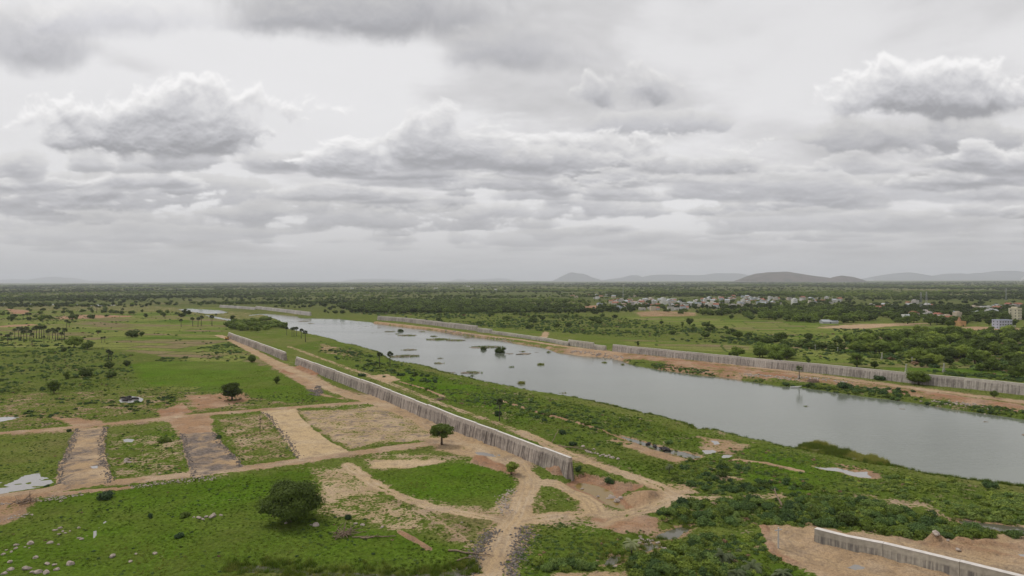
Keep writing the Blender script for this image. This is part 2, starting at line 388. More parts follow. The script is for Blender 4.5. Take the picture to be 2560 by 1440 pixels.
# tops of the concrete walls, photographed at the level of their crest
WALLS = [  # (crest points, crest level, section length, label)
    ([(742, 892), (800, 913), (862, 935), (922, 956.5), (985, 980), (1070, 1013), (1150, 1045), (1253, 1080), (1337, 1112), (1427, 1146)], 5.2, 'long grey concrete flood wall ending beside the muddy pond'),
    ([(572, 831), (605, 843), (640, 855), (685, 870.5), (714, 882)], 5.2, 'detached grey concrete flood wall behind a parked digger'),
    ([(945, 790), (1005, 794), (1090, 803), (1122, 807), (1194, 815)], 5.4, 'tall weathered flood wall on the far bank beside river islets'),
    ([(1194, 819.5), (1230, 823)], 4.2, 'short lower flood wall stub joined to the tall weathered wall'),
    ([(1230, 827), (1280, 833), (1372, 846), (1422, 855.5)], 3.0, 'low flood wall above the red earth shore of far bank'),
    ([(1422, 849), (1485, 857.5)], 4.8, 'short raised flood wall behind the rocky spit'),
    ([(1485, 861.5), (1515, 865)], 3.6, 'lowest flood wall piece beside the gap with earth ramp'),
    ([(1533, 861), (1600, 868), (1677, 875.5), (1802, 887.5), (1920, 899), (2080, 913), (2255, 930), (2330, 937.5), (2442, 947), (2560, 960), (2760, 982)], 5.2, 'longest flood wall on the far bank behind the dirt road'),
    ([(550, 762.5), (595, 765), (638, 768)], 5.0, 'smooth pale flood wall farthest upstream across the river'),
    ([(640, 765), (695, 771), (740, 776), (777, 780)], 5.6, 'ribbed pale flood wall upstream beside the sandy shore'),
    ([(2039, 1321), (2102, 1338), (2170, 1349), (2228, 1362), (2280, 1374), (2360, 1394), (2420, 1408), (2500, 1428), (2620, 1458)], 3.1, 'low new concrete wall on bare earth by the creek thicket')]
WALLS = [(pxs(p, z), z, l) for p, z, l in WALLS]

def L(*pts): return list(pts)
# dirt tracks: (line, width m, level, strength of bare soil, redness, gravel)
TRACKS = [
    ([(-300, 1104), (0, 1084), (201, 1067), (369, 1050), (504, 1036), (672, 1023), (860, 1009), (940, 1004)], 5.2, .35, 1.0, .65, 0),
    ([(-250, 1262), (0, 1236), (100, 1226), (215, 1211), (300, 1204), (470, 1187), (640, 1167), (760, 1151), (860, 1136), (960, 1122), (1075, 1108), (1160, 1104)], 5.2, .5, 1.0, .5, .15),
    ([(545, 838), (575, 848), (640, 882), (685, 905), (730, 925), (770, 942), (820, 968), (880, 990), (960, 1012), (1050, 1048), (1100, 1085), (1170, 1112), (1250, 1133), (1300, 1160)], 7.0, 0, 1.0, .35, .1),
    ([(1180, 1113), (1250, 1135), (1300, 1165), (1322, 1200), (1318, 1225), (1298, 1280), (1268, 1325), (1248, 1370), (1228, 1410), (1205, 1460), (1180, 1540)], 5.6, .3, 1.0, .2, 0),
    ([(868, 1160), (895, 1182), (940, 1213), (1010, 1245), (1080, 1268), (1160, 1283), (1255, 1303)], 3.4, 0, .95, .12, 0),
    ([(1300, 1303), (1340, 1296), (1400, 1287), (1480, 1283), (1560, 1287), (1625, 1270), (1668, 1250), (1690, 1238), (1650, 1216), (1560, 1184), (1480, 1158), (1400, 1125), (1300, 1079)], 4.2, 0, .95, .2, 0),
    ([(1310, 1083), (1240, 1058), (1100, 1008), (960, 952), (850, 913), (770, 884), (722, 866)], 3.4, 0, .66, .3, .1),
    ([(1325, 1205), (1395, 1208), (1440, 1232), (1478, 1258), (1492, 1282)], 5.0, 0, 1.0, .12, 0),
    ([(1690, 1240), (1760, 1247), (1860, 1244), (1945, 1239)], 3.0, 0, .75, .35, 0),
    ([(3000, 1072), (2760, 1035), (2560, 1006), (2400, 985), (2260, 967), (2100, 946), (1920, 922), (1750, 900), (1600, 884), (1500, 877), (1420, 867), (1300, 849), (1190, 836), (1090, 821), (940, 804)], 6.5, 0, 1.0, .45, 0),
    ([(1040, 1272), (1110, 1312), (1150, 1342), (1192, 1372)], 1.6, 0, .8, .35, 0),
    ([(2175, 1240), (2240, 1257), (2320, 1266), (2360, 1290), (2392, 1303)], 1.8, 0, .75, .4, 0),
    ([(1480, 1315), (1520, 1308), (1560, 1290)], 2.0, 0, .7, .3, 0),
    ([(2060, 1330), (1985, 1328), (1955, 1345), (1985, 1378), (2080, 1412), (2200, 1442), (2330, 1475)], 4.8, .05, .95, .3, .05),
    ([(2150, 1338), (2230, 1350), (2300, 1370), (2420, 1396), (2560, 1428), (2700, 1460)], 3.6, .1, .95, .25, .05)]
TRACKS = [(pxs(p, z), w, z, b, r, g) for p, w, z, b, r, g in TRACKS]
# raised causeways with rubble edges: (left edge, right edge, level, redness, gravel)
CAUSE = [
    ([(195, 1072), (190, 1080), (180, 1105), (165, 1142), (152, 1166), (148, 1210)], [(262, 1068), (260, 1080), (255, 1105), (257, 1142), (267, 1175), (276, 1205)], .7, .3, .40),
    ([(455, 1085), (460, 1097), (467, 1130), (482, 1176), (490, 1192)], [(532, 1080), (537, 1087), (550, 1107), (582, 1142), (600, 1165)], .6, .35, .5),
    ([(655, 1028), (672, 1040), (692, 1065), (716, 1095), (736, 1127), (752, 1145)], [(735, 1022), (750, 1047), (782, 1075), (822, 1105), (868, 1128)], .5, .0, .0)]
CAUSE = [(np.concatenate([pxs(a, z), pxs(b, z)[::-1]]), pxs(a, z), pxs(b, z), z, r, g) for a, b, z, r, g in CAUSE]

# patches of ground: (outline, edge softness m, bare, red, gravel, lush, scrub, field, extra height)
N_ = None
PATCH = [
    (L((-900, 775), (560, 768), (640, 800), (560, 830), (600, 870), (740, 930), (780, 962), (700, 985), (480, 978), (380, 962), (0, 900), (-900, 960)), 8, .10, .6, 0, .40, .25, 1, 0),
    (L((300, 905), (470, 902), (640, 905), (700, 930), (790, 962), (760, 985), (560, 970), (380, 966), (340, 950)), 4, .02, .5, 0, .90, .05, .25, 0),
    (L((-400, 880), (250, 868), (480, 900), (330, 910), (350, 955), (100, 1000), (-400, 1010)), 6, .16, .6, 0, .5, .75, 0, 0),
    (L((-400, 1005), (380, 970), (560, 985), (860, 1000), (660, 1021), (0, 1076), (-400, 1090)), 4, .36, .85, 0, .6, .45, 0, 0),
    (L((640, 915), (760, 940), (792, 975), (860, 1002), (720, 1006), (620, 990), (560, 960)), 3, .10, .6, 0, .75, .2, 0, 0),
    (L((-400, 1095), (150, 1086), (175, 1100), (150, 1160), (140, 1183), (-400, 1215)), 2, .12, .4, 0, .55, .2, 0, 0),
    (L((270, 1085), (455, 1062), (460, 1185), (285, 1203)), 1.5, .34, .3, 0, .7, .35, 0, 0),
    (L((545, 1050), (655, 1034), (748, 1140), (600, 1162)), 1.5, .42, .45, 0, .6, .4, 0, 0),
    (L((735, 1030), (900, 1012), (1000, 1020), (1110, 1062), (1080, 1097), (870, 1122), (800, 1080)), 3, .60, .15, .30, .45, .5, 0, 0),
    (L((620, 1018), (880, 1008), (940, 1014), (900, 1022), (760, 1026)), 1.5, .3, .3, .2, .75, .3, 0, 0),
    (L((930, 985), (1010, 1003), (1120, 1050), (1200, 1090), (1300, 1140), (1260, 1140), (1120, 1090), (960, 1015), (880, 995)), 3, .86, .35, .10, .5, .2, 0, .2),
    (L((1060, 1095), (1200, 1100), (1290, 1140), (1290, 1165), (1200, 1150), (1080, 1122)), 3, .84, .3, .14, .5, .2, 0, .2),
    (L((-600, 1290), (90, 1253), (300, 1222), (640, 1190), (790, 1175), (780, 1290), (900, 1322), (1030, 1330), (1190, 1375), (1170, 1425), (640, 1408), (400, 1500), (-600, 1560)), 3, .05, .4, 0, .86, .15, 0, 0),
    (L((-300, 1262), (0, 1238), (90, 1232), (100, 1255), (60, 1290), (0, 1315), (-300, 1340)), 2, .72, .75, 0, .6, .2, 0, .15),
    (L((780, 1172), (900, 1163), (965, 1242), (1060, 1292), (1100, 1330), (1010, 1335), (880, 1302), (800, 1280)), 3, .50, .12, 0, .7, .3, 0, 0),
    (L((905, 1140), (1060, 1128), (1180, 1148), (1200, 1160), (1090, 1165), (920, 1180)), 3, .42, .15, 0, .7, .3, 0, 0),
    (L((940, 1150), (1110, 1152), (1080, 1162), (1010, 1172), (930, 1170)), 1.5, .78, .0, 0, .7, .2, 0, 0),
    (L((915, 1183), (1030, 1172), (1110, 1158), (1200, 1160), (1288, 1196), (1280, 1245), (1262, 1290), (1120, 1268), (1000, 1238)), 1.5, .05, .3, 0, .84, .12, 0, 0),
    (L((1340, 1310), (1480, 1297), (1640, 1305), (1620, 1350), (1560, 1400), (1420, 1440), (1300, 1460), (1280, 1400), (1300, 1340)), 2, .12, .5, 0, .8, .3, 0, 0),
    (L((1335, 1225), (1375, 1222), (1468, 1275), (1325, 1290)), 1.0, .3, .4, 0, .65, .3, 0, 0),
    (L((1470, 1292), (1600, 1290), (1655, 1296), (1650, 1322), (1560, 1334), (1490, 1318)), 1.5, .85, .9, .1, .6, .2, 0, .3),
    (L((1540, 1238), (1660, 1222), (1684, 1246), (1620, 1274), (1580, 1276)), 1.5, .80, .5, .15, .5, .4, 0, .9),
    (L((1190, 1140), (1290, 1166), (1285, 1190), (1230, 1176), (1180, 1160)), 1.0, .92, 1.0, 0, .5, .2, 0, .8),
    (L((130, 1044), (200, 1046), (262, 1050), (258, 1064), (190, 1064)), 1.5, .92, .75, 0, .5, .2, 0, 0),
    (L((392, 1030), (455, 1008), (478, 1030), (410, 1046)), 1.5, .92, 1.0, 0, .5, .2, 0, 0),
    (L((470, 990), (600, 978), (625, 1000), (560, 1016), (490, 1025)), 3, .78, .9, 0, .5, .2, 0, 0),
    (L((400, 1040), (525, 1036), (535, 1088), (455, 1092), (430, 1060)), 1.5, .9, .75, .05, .5, .2, 0, 0),
    (L((645, 895), (780, 935), (810, 985), (870, 1000), (800, 990), (700, 930)), 2, .8, .6, .12, .6, .2, 0, 0),
    (L((715, 920), (760, 915), (800, 935), (770, 945), (700, 930)), 1.5, 1, 1.2, 0, .5, .2, 0, .9),
    # river bank of the near side
    (L((730, 866), (800, 850), (900, 872), (960, 895), (1060, 925), (1190, 960), (1430, 1005), (1600, 1042), (1745, 1085), (1860, 1105), (1990, 1130), (2180, 1170), (2560, 1232), (2900, 1320), (2900, 1400), (2560, 1345), (2330, 1345), (1950, 1300), (1700, 1250), (1500, 1150), (1240, 1050), (1000, 965), (850, 908)), 4, .21, .6, 0, .70, .5, 0, 0),
    (L((1000, 925), (1200, 970), (1300, 1010), (1250, 1030), (1100, 985), (1000, 950)), 4, .05, .6, 0, .9, .15, 0, 0),
    (L((1860, 1125), (2040, 1140), (2120, 1180), (2040, 1230), (1900, 1245), (1850, 1180)), 3, .05, .4, 0, .9, .2, 0, 0),
    (L((915, 940), (970, 935), (1000, 950), (960, 957)), 1.5, .8, .3, 0, .5, .3, 0, 0),
    (L((800, 860), (900, 880), (900, 895), (800, 880)), 3, .5, .7, 0, .5, .5, 0, 0),
    (L((1540, 1093), (1640, 1118), (1725, 1150), (1690, 1160), (1560, 1115), (1520, 1100)), 2, .75, .6, .1, .6, .2, 0, 0),
    (L((1745, 1088), (1880, 1110), (1830, 1135), (1750, 1122)), 2, .62, .55, .1, .6, .2, 0, 0),
    (L((1655, 1205), (1740, 1215), (1750, 1235), (1690, 1232)), 1.5, .6, .3, .15, .6, .2, 0, .3),
    (L((1758, 1198), (1810, 1192), (1860, 1200), (1800, 1204)), 1.0, 1.0, .0, 0, .6, .2, 0, .9),
    (L((2090, 1155), (2160, 1165), (2200, 1180), (2190, 1195), (2140, 1180)), 1.5, .7, .8, .05, .6, .2, 0, 0),
    # bare earth round the low wall at the lower right
    (L((1908, 1325), (1935, 1315), (2030, 1316), (2130, 1333), (2230, 1337), (2290, 1358), (2340, 1352), (2420, 1342), (2560, 1342), (3000, 1400), (3000, 1700), (2300, 1600), (2060, 1450), (2000, 1420), (1945, 1393), (1935, 1360)), 2, .92, .4, .06, .6, .2, 0, .45),
    (L((1640, 1400), (1740, 1360), (1880, 1330), (1930, 1390), (2020, 1440), (2000, 1560), (1600, 1560)), 3, .07, .5, 0, .8, .35, 0, 0),
    (L((1380, 1432), (1560, 1428), (1640, 1434), (1600, 1446), (1380, 1446)), 1.2, .75, .3, 0, .6, .2, 0, 0),
    # far bank
    (L((940, 802), (1110, 824), (1250, 846), (1400, 868), (1540, 880), (1700, 897), (1900, 922), (2120, 952), (2280, 972), (2560, 1012), (2560, 1030), (2200, 985), (2000, 955), (1850, 942), (1640, 918), (1560, 905), (1400, 880), (1280, 852), (1100, 826), (930, 806)), 3, .60, .95, .06, .55, .5, 0, .4),
    (L((1430, 872), (1560, 885), (1540, 900), (1460, 890), (1400, 882)), 2, .9, .55, .15, .5, .3, 0, .8),
    (L((1560, 895), (1660, 905), (1640, 920), (1590, 912)), 3, .2, .7, 0, .6, .5, 0, 0),
    (L((1920, 945), (2060, 958), (2250, 985), (2420, 1010), (2700, 1055), (2700, 1080), (2400, 1026), (2200, 996), (2000, 968)), 2, .18, .8, 0, .6, .6, 0, 0),
    # land beyond the far wall
    (L((1560, 790), (1900, 800), (2560, 815), (2900, 830), (2900, 1000), (2560, 955), (2260, 925), (1950, 895), (1640, 868), (1560, 858)), 8, .06, .6, 0, .62, .3, 1, 0),
    (L((1700, 880), (1930, 885), (2260, 905), (2260, 925), (1950, 897), (1700, 877)), 5, .02, .6, 0, .8, .15, .6, 0),
    (L((960, 795), (1280, 765), (1600, 800), (1900, 832), (1930, 868), (1650, 852), (1300, 826)), 8, .20, .6, 0, .5, .7, 0, 0),
    (L((1430, 770), (1490, 763), (1500, 770), (1440, 775)), 5, .95, 1.1, .05, .4, .2, 0, 0),
    (L((1370, 772), (1430, 769), (1430, 775), (1380, 778)), 5, .8, .5, 0, .4, .2, 0, 0),
    (L((2030, 820), (2120, 812), (2250, 808), (2330, 808), (2240, 815), (2160, 822)), 5, .92, .4, 0, .4, .2, 0, 0),
    (L((2395, 819), (2440, 816), (2545, 820), (2548, 829), (2480, 826), (2400, 825)), 4, .97, .6, 0, .4, .2, 0, 0),
    (L((1590, 780), (1640, 776), (1740, 782), (1740, 790), (1600, 792)), 6, .6, .9, 0, .5, .2, 0, 0),
    (L((1340, 850), (1362, 828), (1372, 832), (1366, 848)), 2, .9, .4, 0, .5, .2, 0, 0),
    # braided reach upstream
    (L((-400, 760), (330, 762), (560, 775), (640, 784), (780, 784), (700, 790), (640, 795), (540, 800), (440, 780), (-400, 770)), 10, .36, .35, .15, .40, .5, 0, 0),
    (L((140, 793), (190, 788), (330, 789), (330, 792), (150, 798)), 6, .85, 1.0, .2, .3, .3, 0, 0),
    (L((20, 772), (75, 777), (60, 785), (30, 785)), 6, .8, 1.1, .2, .3, .3, 0, 0),
    (L((0, 814), (80, 810), (100, 813), (0, 819)), 4, .85, .9, 0, .4, .3, 0, 0),
]
PATCH = [(pxs(p[0], 0.0),) + p[1:] for p in PATCH]
# spoil ridges: (line, half width, height, redness)
RIDGE = [
    ([(1250, 1003), (1340, 1030), (1420, 1052), (1500, 1076), (1560, 1092)], 1.1, .55, .9),
    ([(1910, 1318), (1920, 1350), (1935, 1380), (1985, 1412)], 1.4, .5, .9),
    ([(1000, 955), (1060, 972), (1110, 992)], 1.0, .5, .8),
    ([(1840, 1150), (1920, 1160), (2000, 1178)], 1.3, .4, .6),
    ([(1250, 1102), (1290, 1117), (1330, 1136), (1365, 1155), (1395, 1185)], 2.6, 1.9, 1.0),
    ([(1600, 1265), (1640, 1246), (1668, 1236)], 3.0, .9, .6),
    ([(755, 903), (775, 915), (790, 928)], 4.0, 2.2, 1.2),
    ([(2240, 1347), (2300, 1362), (2360, 1372), (2440, 1380), (2560, 1402)], 1.5, .8, .7),
    ([(2330, 1356), (2350, 1362), (2360, 1366)], 1.8, 1.6, .6),
    ([(2400, 1362), (2470, 1366), (2560, 1372)], 1.8, 1.1, .7),
    ([(-100, 1250), (60, 1244), (160, 1236), (240, 1228), (320, 1222)], 1.5, .35, .7),
    ([(1000, 1330), (1040, 1352), (1070, 1372)], .9, .5, .9),
    ([(1600, 892), (1750, 912), (1900, 935), (1990, 944)], 3.0, .7, 1.1),
    ([(2340, 988), (2420, 1000), (2560, 1020)], 3.0, .8, 1.1)]
RIDGE = [(pxs(p), w, h, r) for p, w, h, r in RIDGE]
PIT = pxs([(1424, 1210), (1440, 1198), (1465, 1190), (1500, 1200), (1550, 1212), (1600, 1220), (1575, 1232), (1540, 1236), (1556, 1252), (1580, 1268), (1560, 1278), (1520, 1264), (1480, 1244), (1440, 1232)], -.8)

def terrain(X, Y, full=True):
    """height and ground cover at world points"""
    R = np.hypot(X, Y)
    far = sstep(700, 1500, R)
    big = fbm(X, Y, 420.0, 3, 5); mid = fbm(X, Y, 38.0, 3, 21); fine = fbm(X, Y, 5.0, 3, 33)
    lump = fbm(X, Y, 1.9, 2, 71)
    C = {}
    C['bare'] = .16 + .16 * (big - .5) * 2 + .08 * far; C['red'] = np.full(X.shape, .55); C['grav'] = np.zeros(X.shape)
    C['lush'] = .52 - .12 * far + .25 * (mid - .5); C['scrub'] = .30 + .8 * far; C['field'] = .6 * far * sstep(.42, .62, big)
    Hh = (mid - .5) * .5 * (1 - far) + far * (big - .5) * 6 * sstep(1500, 6000, R)
    Hh += sstep(4000, 14000, R) * (fbm(X, Y, 2600, 2, 9) - .35) * 26
    rough = np.full(X.shape, .16)
    for P, soft, bare, red, grav, lush, scrub, field, dh in PATCH:
        s = sdf(X, Y, P, 30.0)
        s = s + (fine - .5) * 2.2 * soft * .8
        w = sstep(-soft, soft, s)
        if not w.any(): continue
        for key, v in (('bare', bare), ('red', red), ('grav', grav), ('lush', lush), ('scrub', scrub), ('field', field)):
            C[key] = C[key] + (v - C[key]) * w
        if dh: Hh = Hh + w * dh * (.4 + 1.2 * fbm(X, Y, 3.2, 3, 55))
    C['lush'] = C['lush'] + .35 * (mid - .5); C['bare'] = C['bare'] + .22 * (mid - .5) * (C['bare'] > .03)
    rough = .10 + .30 * C['scrub'] * (1 - far) + .22 * sstep(.5, .9, C['bare']) 
    # river and its banks
    sr = sdf(X, Y, RIVER, 60.0)
    for U in UPSTREAM: sr = np.maximum(sr, sdf(X, Y, U, 60.0))
    srn = sr + (fine - .5) * 3.0 + (mid - .5) * 4.0
    sr = np.where(np.abs(sr) < 30, srn, sr)
    out = np.maximum(-sr, 0)
    bank = -2.0 + 1.35 * sstep(-.3, 3.2, out) + .65 * sstep(3, 26, out)
    Hh = np.where(sr > 0, -2.0 - np.minimum(1.6, sr * .22), np.minimum(Hh, 10) * sstep(0, 14, out) + bank)
    nearw = sstep(5, 0, out)
    C['scrub'] = C['scrub'] + nearw * .25 * (sr <= 0)
    # pits, pools
    w = sstep(-1.2, .6, sdf(X, Y, PIT, 20) + (lump - .5) * .8)
    Hh = Hh * (1 - w) + w * (-1.75 + .3 * lump); C['bare'] = C['bare'] + (0.95 - C['bare']) * sstep(0.02, .3, w); C['red'] = C['red'] + (1.05 - C['red']) * sstep(0.02, .3, w)
    flat = np.zeros(X.shape)
    # spoil ridges
    for P, hw, h, r in RIDGE:
        d = ldist(X, Y, P, 14.0); w = sstep(hw, hw * .15, d + (fine - .5) * hw * .9)
        Hh = Hh + w * h * (.35 + 1.1 * fbm(X, Y, 2.4, 3, 91)); 
        e = sstep(.05, .3, w)
        C['bare'] = C['bare'] + (.97 - C['bare']) * e; C['red'] = C['red'] + (r - C['red']) * e; pass
    # tracks and causeways are built up on the ground
    rut = np.zeros(X.shape)
    for P, wd, z, b, r, g in TRACKS:
        d = ldist(X, Y, P, 20.0) + (fine - .5) * 1.7 + (lump - .5) * .5
        w = sstep(wd * .5 + 1.7, wd * .5 - 1.1, d) * (R < 1800)
        e = sstep(wd * .5 + 3.2, wd * .5, d)
        Hh = Hh * (1 - e) + e * (z + (lump - .5) * .22)
        C['bare'] = np.maximum(C['bare'], w * b * (1 - (.42 * np.exp(-(d / .45) ** 2) if wd < 4.5 else 0)))
        for key, v in (('red', r), ('grav', g)): C[key] = C[key] + (v - C[key]) * w
        d0 = ldist(X, Y, P, 20.0) + (fine - .5) * .5; C['bare'] = np.maximum(C['bare'], .50 * b * sstep(wd * .5 + 6.5, wd * .5, d0 + (mid - .5) * 9) * (R < 480)); wheel = (np.exp(-((d0 - .9) / .32) ** 2) + .6 * np.exp(-((d0 - 2.1) / .3) ** 2) * (wd > 5)) * w * (R < 420); rut = np.maximum(rut, wheel)
    for P, a, b_, z, r, g in CAUSE:
        s = sdf(X, Y, P, 12.0) + (lump - .5) * .7
        e = sstep(-2.0, -.2, s); w = sstep(-1.4, -.1, s)
        Hh = Hh * (1 - e) + e * z
        gg = g * sstep(.25, .6, fbm(X, Y, 9.0, 3, 44) + .12)
        C['bare'] = np.maximum(C['bare'], w * .98)
        C['red'] = C['red'] + (r - C['red']) * w; C['grav'] = C['grav'] + (gg - C['grav']) * w
    for P, z, bed, nm in POOLS:
        s = sdf(X, Y, P, 12.0) + (lump - .5) * .9 + (fine - .5) * .6
        dish = sstep(-5.0, 0.0, s)
        tgt = z + .10 + (1 - dish) * .0
        Hh = np.where(s > -5, np.minimum(Hh, Hh * (1 - dish) + tgt * dish), Hh)
        Hh = np.where(s > 0, z - bed * sstep(0, 1.2, s), Hh)
        if nm == 'marsh_pool': Hh = np.where(s > 0, z - .10 + .75 * np.maximum(fbm(X, Y, 3.4, 3, 52) - .46, -.2), Hh)
        flat = np.maximum(flat, sstep(-2.5, 0, s))
        if nm in ('creek_pool', 'side_channel', 'muddy_pond', 'bank_pond'):
            e = sstep(-2.2, -.2, s) * .6; C['bare'] = C['bare'] + (.8 - C['bare']) * e; C['red'] = C['red'] + (.8 - C['red']) * e
    Hh = Hh - rut * .10 * (1 - flat)
    lumpy = (1 - flat) * rough * (R < 900) * (sr <= 0) * sstep(-.2, 3, out)
    Hh = Hh + (lump - .5) * lumpy * 1.6 + (fine - .5) * lumpy * 1.5
    C['wheel'] = rut
    C['river'] = sr
    return Hh, C
def H1(x, y):
    h, c = terrain(np.array([x], float), np.array([y], float)); return float(h[0])

# ------------------------------------------------------------------ ground sheet
def build_ground():
    rad = [105.0]
    while rad[-1] < 60000:
        r = rad[-1]; rad.append(r + (0.36 * (r / 130.0) ** 1.62 if r > 128 else 1.2))
    rad = np.array([0.5, 20, 45, 70, 90] + rad)
    a0 = np.radians(41.5); step = np.radians(0.092)
    fine_a = np.arange(-a0, a0 + step / 2, step)
    rest = np.linspace(fine_a[-1], fine_a[0] + 2 * math.pi, 110)[1:-1]
    ang = np.concatenate([fine_a, rest]); na, nr = len(ang), len(rad)
    A, Rr = np.meshgrid(ang, rad)
    X = (Rr * np.sin(A)).ravel(); Y = (Rr * np.cos(A)).ravel()
    Hh, C = terrain(X, Y)
    i = np.arange(nr - 1)[:, None] * na; j = np.arange(na)[None, :]; j2 = (j + 1) % na
    Q = np.stack([i + j, i + j2, i + na + j2, i + na + j], -1).reshape(-1, 4)[:, ::-1]
    me = mk_mesh('ground', np.stack([X, Y, Hh], 1), [Q], M['ground'], smooth=True)
    for nm, keys in (('coverA', ('bare', 'red', 'grav')), ('coverB', ('lush', 'scrub', 'field'))):
        at = me.attributes.new(nm, 'FLOAT_COLOR', 'POINT')
        d = np.ones((len(X), 4), np.float32)
        for q, kk in enumerate(keys): d[:, q] = np.clip(C[kk], 0, 1.3)
        d[:, 3] = np.clip(C['wheel'] if nm == 'coverA' else sstep(900, 2200, np.hypot(X, Y)), 0, 1)
        at.data.foreach_set('color', d.ravel())
    o = obj('ground', me); tag(o, 'wide river plain of grass, scrub and bare earth', 'ground', kind='structure')
    return o

def ground_material():
    m = bpy.data.materials.new('ground'); m.use_nodes = True; k = NT(m.node_tree); b = k.n['Principled BSDF']
    geo = k.new('ShaderNodeNewGeometry'); P = geo.outputs['Position']
    cA = k.new('ShaderNodeAttribute', attribute_name='coverA'); cB = k.new('ShaderNodeAttribute', attribute_name='coverB')
    sA = k.new('ShaderNodeSeparateColor'); k.l.new(cA.outputs['Color'], sA.inputs[0]); bare, red, grav = sA.outputs
    sB = k.new('ShaderNodeSeparateColor'); k.l.new(cB.outputs['Color'], sB.inputs[0]); lush, scrub, field = sB.outputs
    st = lambda n, g=2.2: k.m('ADD', k.m('MULTIPLY', k.m('SUBTRACT', n, 0.5), g), 0.5)
    n1 = st(k.noise(P, 0.20, 8, 0.66, 0.5)); n2 = st(k.noise(P, 1.1, 6, 0.68)); n3 = st(k.noise(P, 0.035, 5, 0.58, 0.3)); n4 = st(k.noise(P, 0.006, 5, 0.58)); n5 = st(k.noise(P, 0.075, 6, 0.62, 0.4))
    nmix = k.m('ADD', k.m('ADD', k.m('MULTIPLY', n1, 0.36), k.m('MULTIPLY', n2, 0.42)), k.m('MULTIPLY', n5, 0.22))
    # bare soil breaks through where the cover is thin
    bm = k.sm(k.m('ADD', bare, k.m('MULTIPLY', k.m('SUBTRACT', nmix, 0.5), 1.7)), 0.38, 0.60)
    # fields
    warp = k.new('ShaderNodeVectorMath', operation='ADD'); k.l.new(P, warp.inputs[0])
    nw = k.noise(P, 0.02, 2, 0.5, 0, 1); vm = k.new('ShaderNodeVectorMath', operation='SCALE'); k.l.new(nw, vm.inputs[0]); vm.inputs['Scale'].default_value = 14.0
    k.l.new(vm.outputs[0], warp.inputs[1])
    mp = k.new('ShaderNodeMapping'); k.l.new(warp.outputs[0], mp.inputs[0]); mp.inputs['Rotation'].default_value = (0, 0, 0.22)
    br = k.new('ShaderNodeTexBrick'); k.l.new(mp.outputs[0], br.inputs['Vector'])
    br.offset = 0.37; br.squash = 1.6; br.squash_frequency = 3
    br.inputs['Color1'].default_value = (0, 0, 0, 1); br.inputs['Color2'].default_value = (1, 1, 1, 1); br.inputs['Mortar'].default_value = (.5, .5, .5, 1)
    br.inputs['Scale'].default_value = 1.0; br.inputs['Mortar Size'].default_value = 1.3; br.inputs['Mortar Smooth'].default_value = 0.3
    br.inputs['Brick Width'].default_value = 52.0; br.inputs['Row Height'].default_value = 19.0
    br2 = k.new('ShaderNodeTexBrick'); k.l.new(mp.outputs[0], br2.inputs['Vector']); br2.offset = 0.61
    br2.inputs['Color1'].default_value = (0, 0, 0, 1); br2.inputs['Color2'].default_value = (1, 1, 1, 1); br2.inputs['Mortar'].default_value = (.5, .5, .5, 1)
    br2.inputs['Scale'].default_value = 1.0; br2.inputs['Mortar Size'].default_value = 2.0; br2.inputs['Brick Width'].default_value = 190.0; br2.inputs['Row Height'].default_value = 95.0
    fv = k.m('ADD', k.m('MULTIPLY', br.outputs[0], 0.6), k.m('MULTIPLY', br2.outputs[0], 0.4))
    fld = k.m('MULTIPLY', k.m('SUBTRACT', fv, 0.5), field)
    bund = k.m('MULTIPLY', br.outputs[1], field)
    lu = k.m('ADD', lush, k.m('ADD', k.m('MULTIPLY', k.m('SUBTRACT', n3, 0.5), 0.40), k.m('ADD', k.m('MULTIPLY', k.m('SUBTRACT', n5, 0.5), 0.30), k.m('MULTIPLY', k.m('SUBTRACT', n1, 0.5), 0.22))))
    lu = k.m('ADD', lu, k.m('MULTIPLY', fld, 0.3))
    g = k.mix(k.lin(lu, 0.05, 0.45), (.22, .20, .082), (.165, .190, .046))
    g = k.mix(k.lin(lu, 0.45, 0.75), g, (.120, .172, .026)); g = k.mix(k.lin(lu, 0.75, 1.1), g, (.082, .160, .010))
    g = k.mix(k.m('MULTIPLY', k.m('MULTIPLY', scrub, k.sm(nmix, 0.38, 0.62)), 0.75), g, (.048, .076, .020))
    fcol = k.mix(k.sm(fv, .15, .32), (.085, .158, .018), (.155, .205, .044)); fcol = k.mix(k.sm(fv, .40, .52), fcol, (.225, .245, .070)); fcol = k.mix(k.sm(fv, .70, .85), fcol, (.225, .175, .10))
    fcol = k.scale(fcol, k.lin(n1, .1, .9, .8, 1.2))
    g = k.mix(k.m('MULTIPLY', field, k.lin(scrub, .2, .9, .85, .35)), g, fcol)
    g = k.mix(k.m('MULTIPLY', k.m('MULTIPLY', k.sm(fld, 0.10, 0.22), k.sm(n4, 0.35, 0.6)), 0.8), g, (.25, .19, .115))
    g = k.mix(k.m('MULTIPLY', bund, 0.75), g, (.050, .078, .022))
    tus = k.m('MULTIPLY', k.sm(st(k.noise(P, 0.55, 5, 0.72, 0.6), 2.6), 0.52, 0.85), k.m('MULTIPLY', k.lin(scrub, 0, .6, .3, .85), k.sm(n5, .2, .8)))
    g = k.mix(tus, g, (.034, .058, .010))
    g = k.scale(g, k.lin(n2, 0.1, 0.9, 0.44, 1.26)); g = k.scale(g, k.lin(n5, 0.1, 0.9, 0.80, 1.2))
    # soils, with wheel streaks and damp stains
    s = k.mix(k.lin(red, 0.0, 0.5), (.49, .365, .215), (.365, .248, .15)); s = k.mix(k.lin(red, 0.5, 1.1), s, (.30, .162, .095))
    s = k.mix(k.m('MULTIPLY', k.sm(n5, 0.35, 0.85), 0.6), s, k.mix(0.5, s, (.55, .45, .34)))
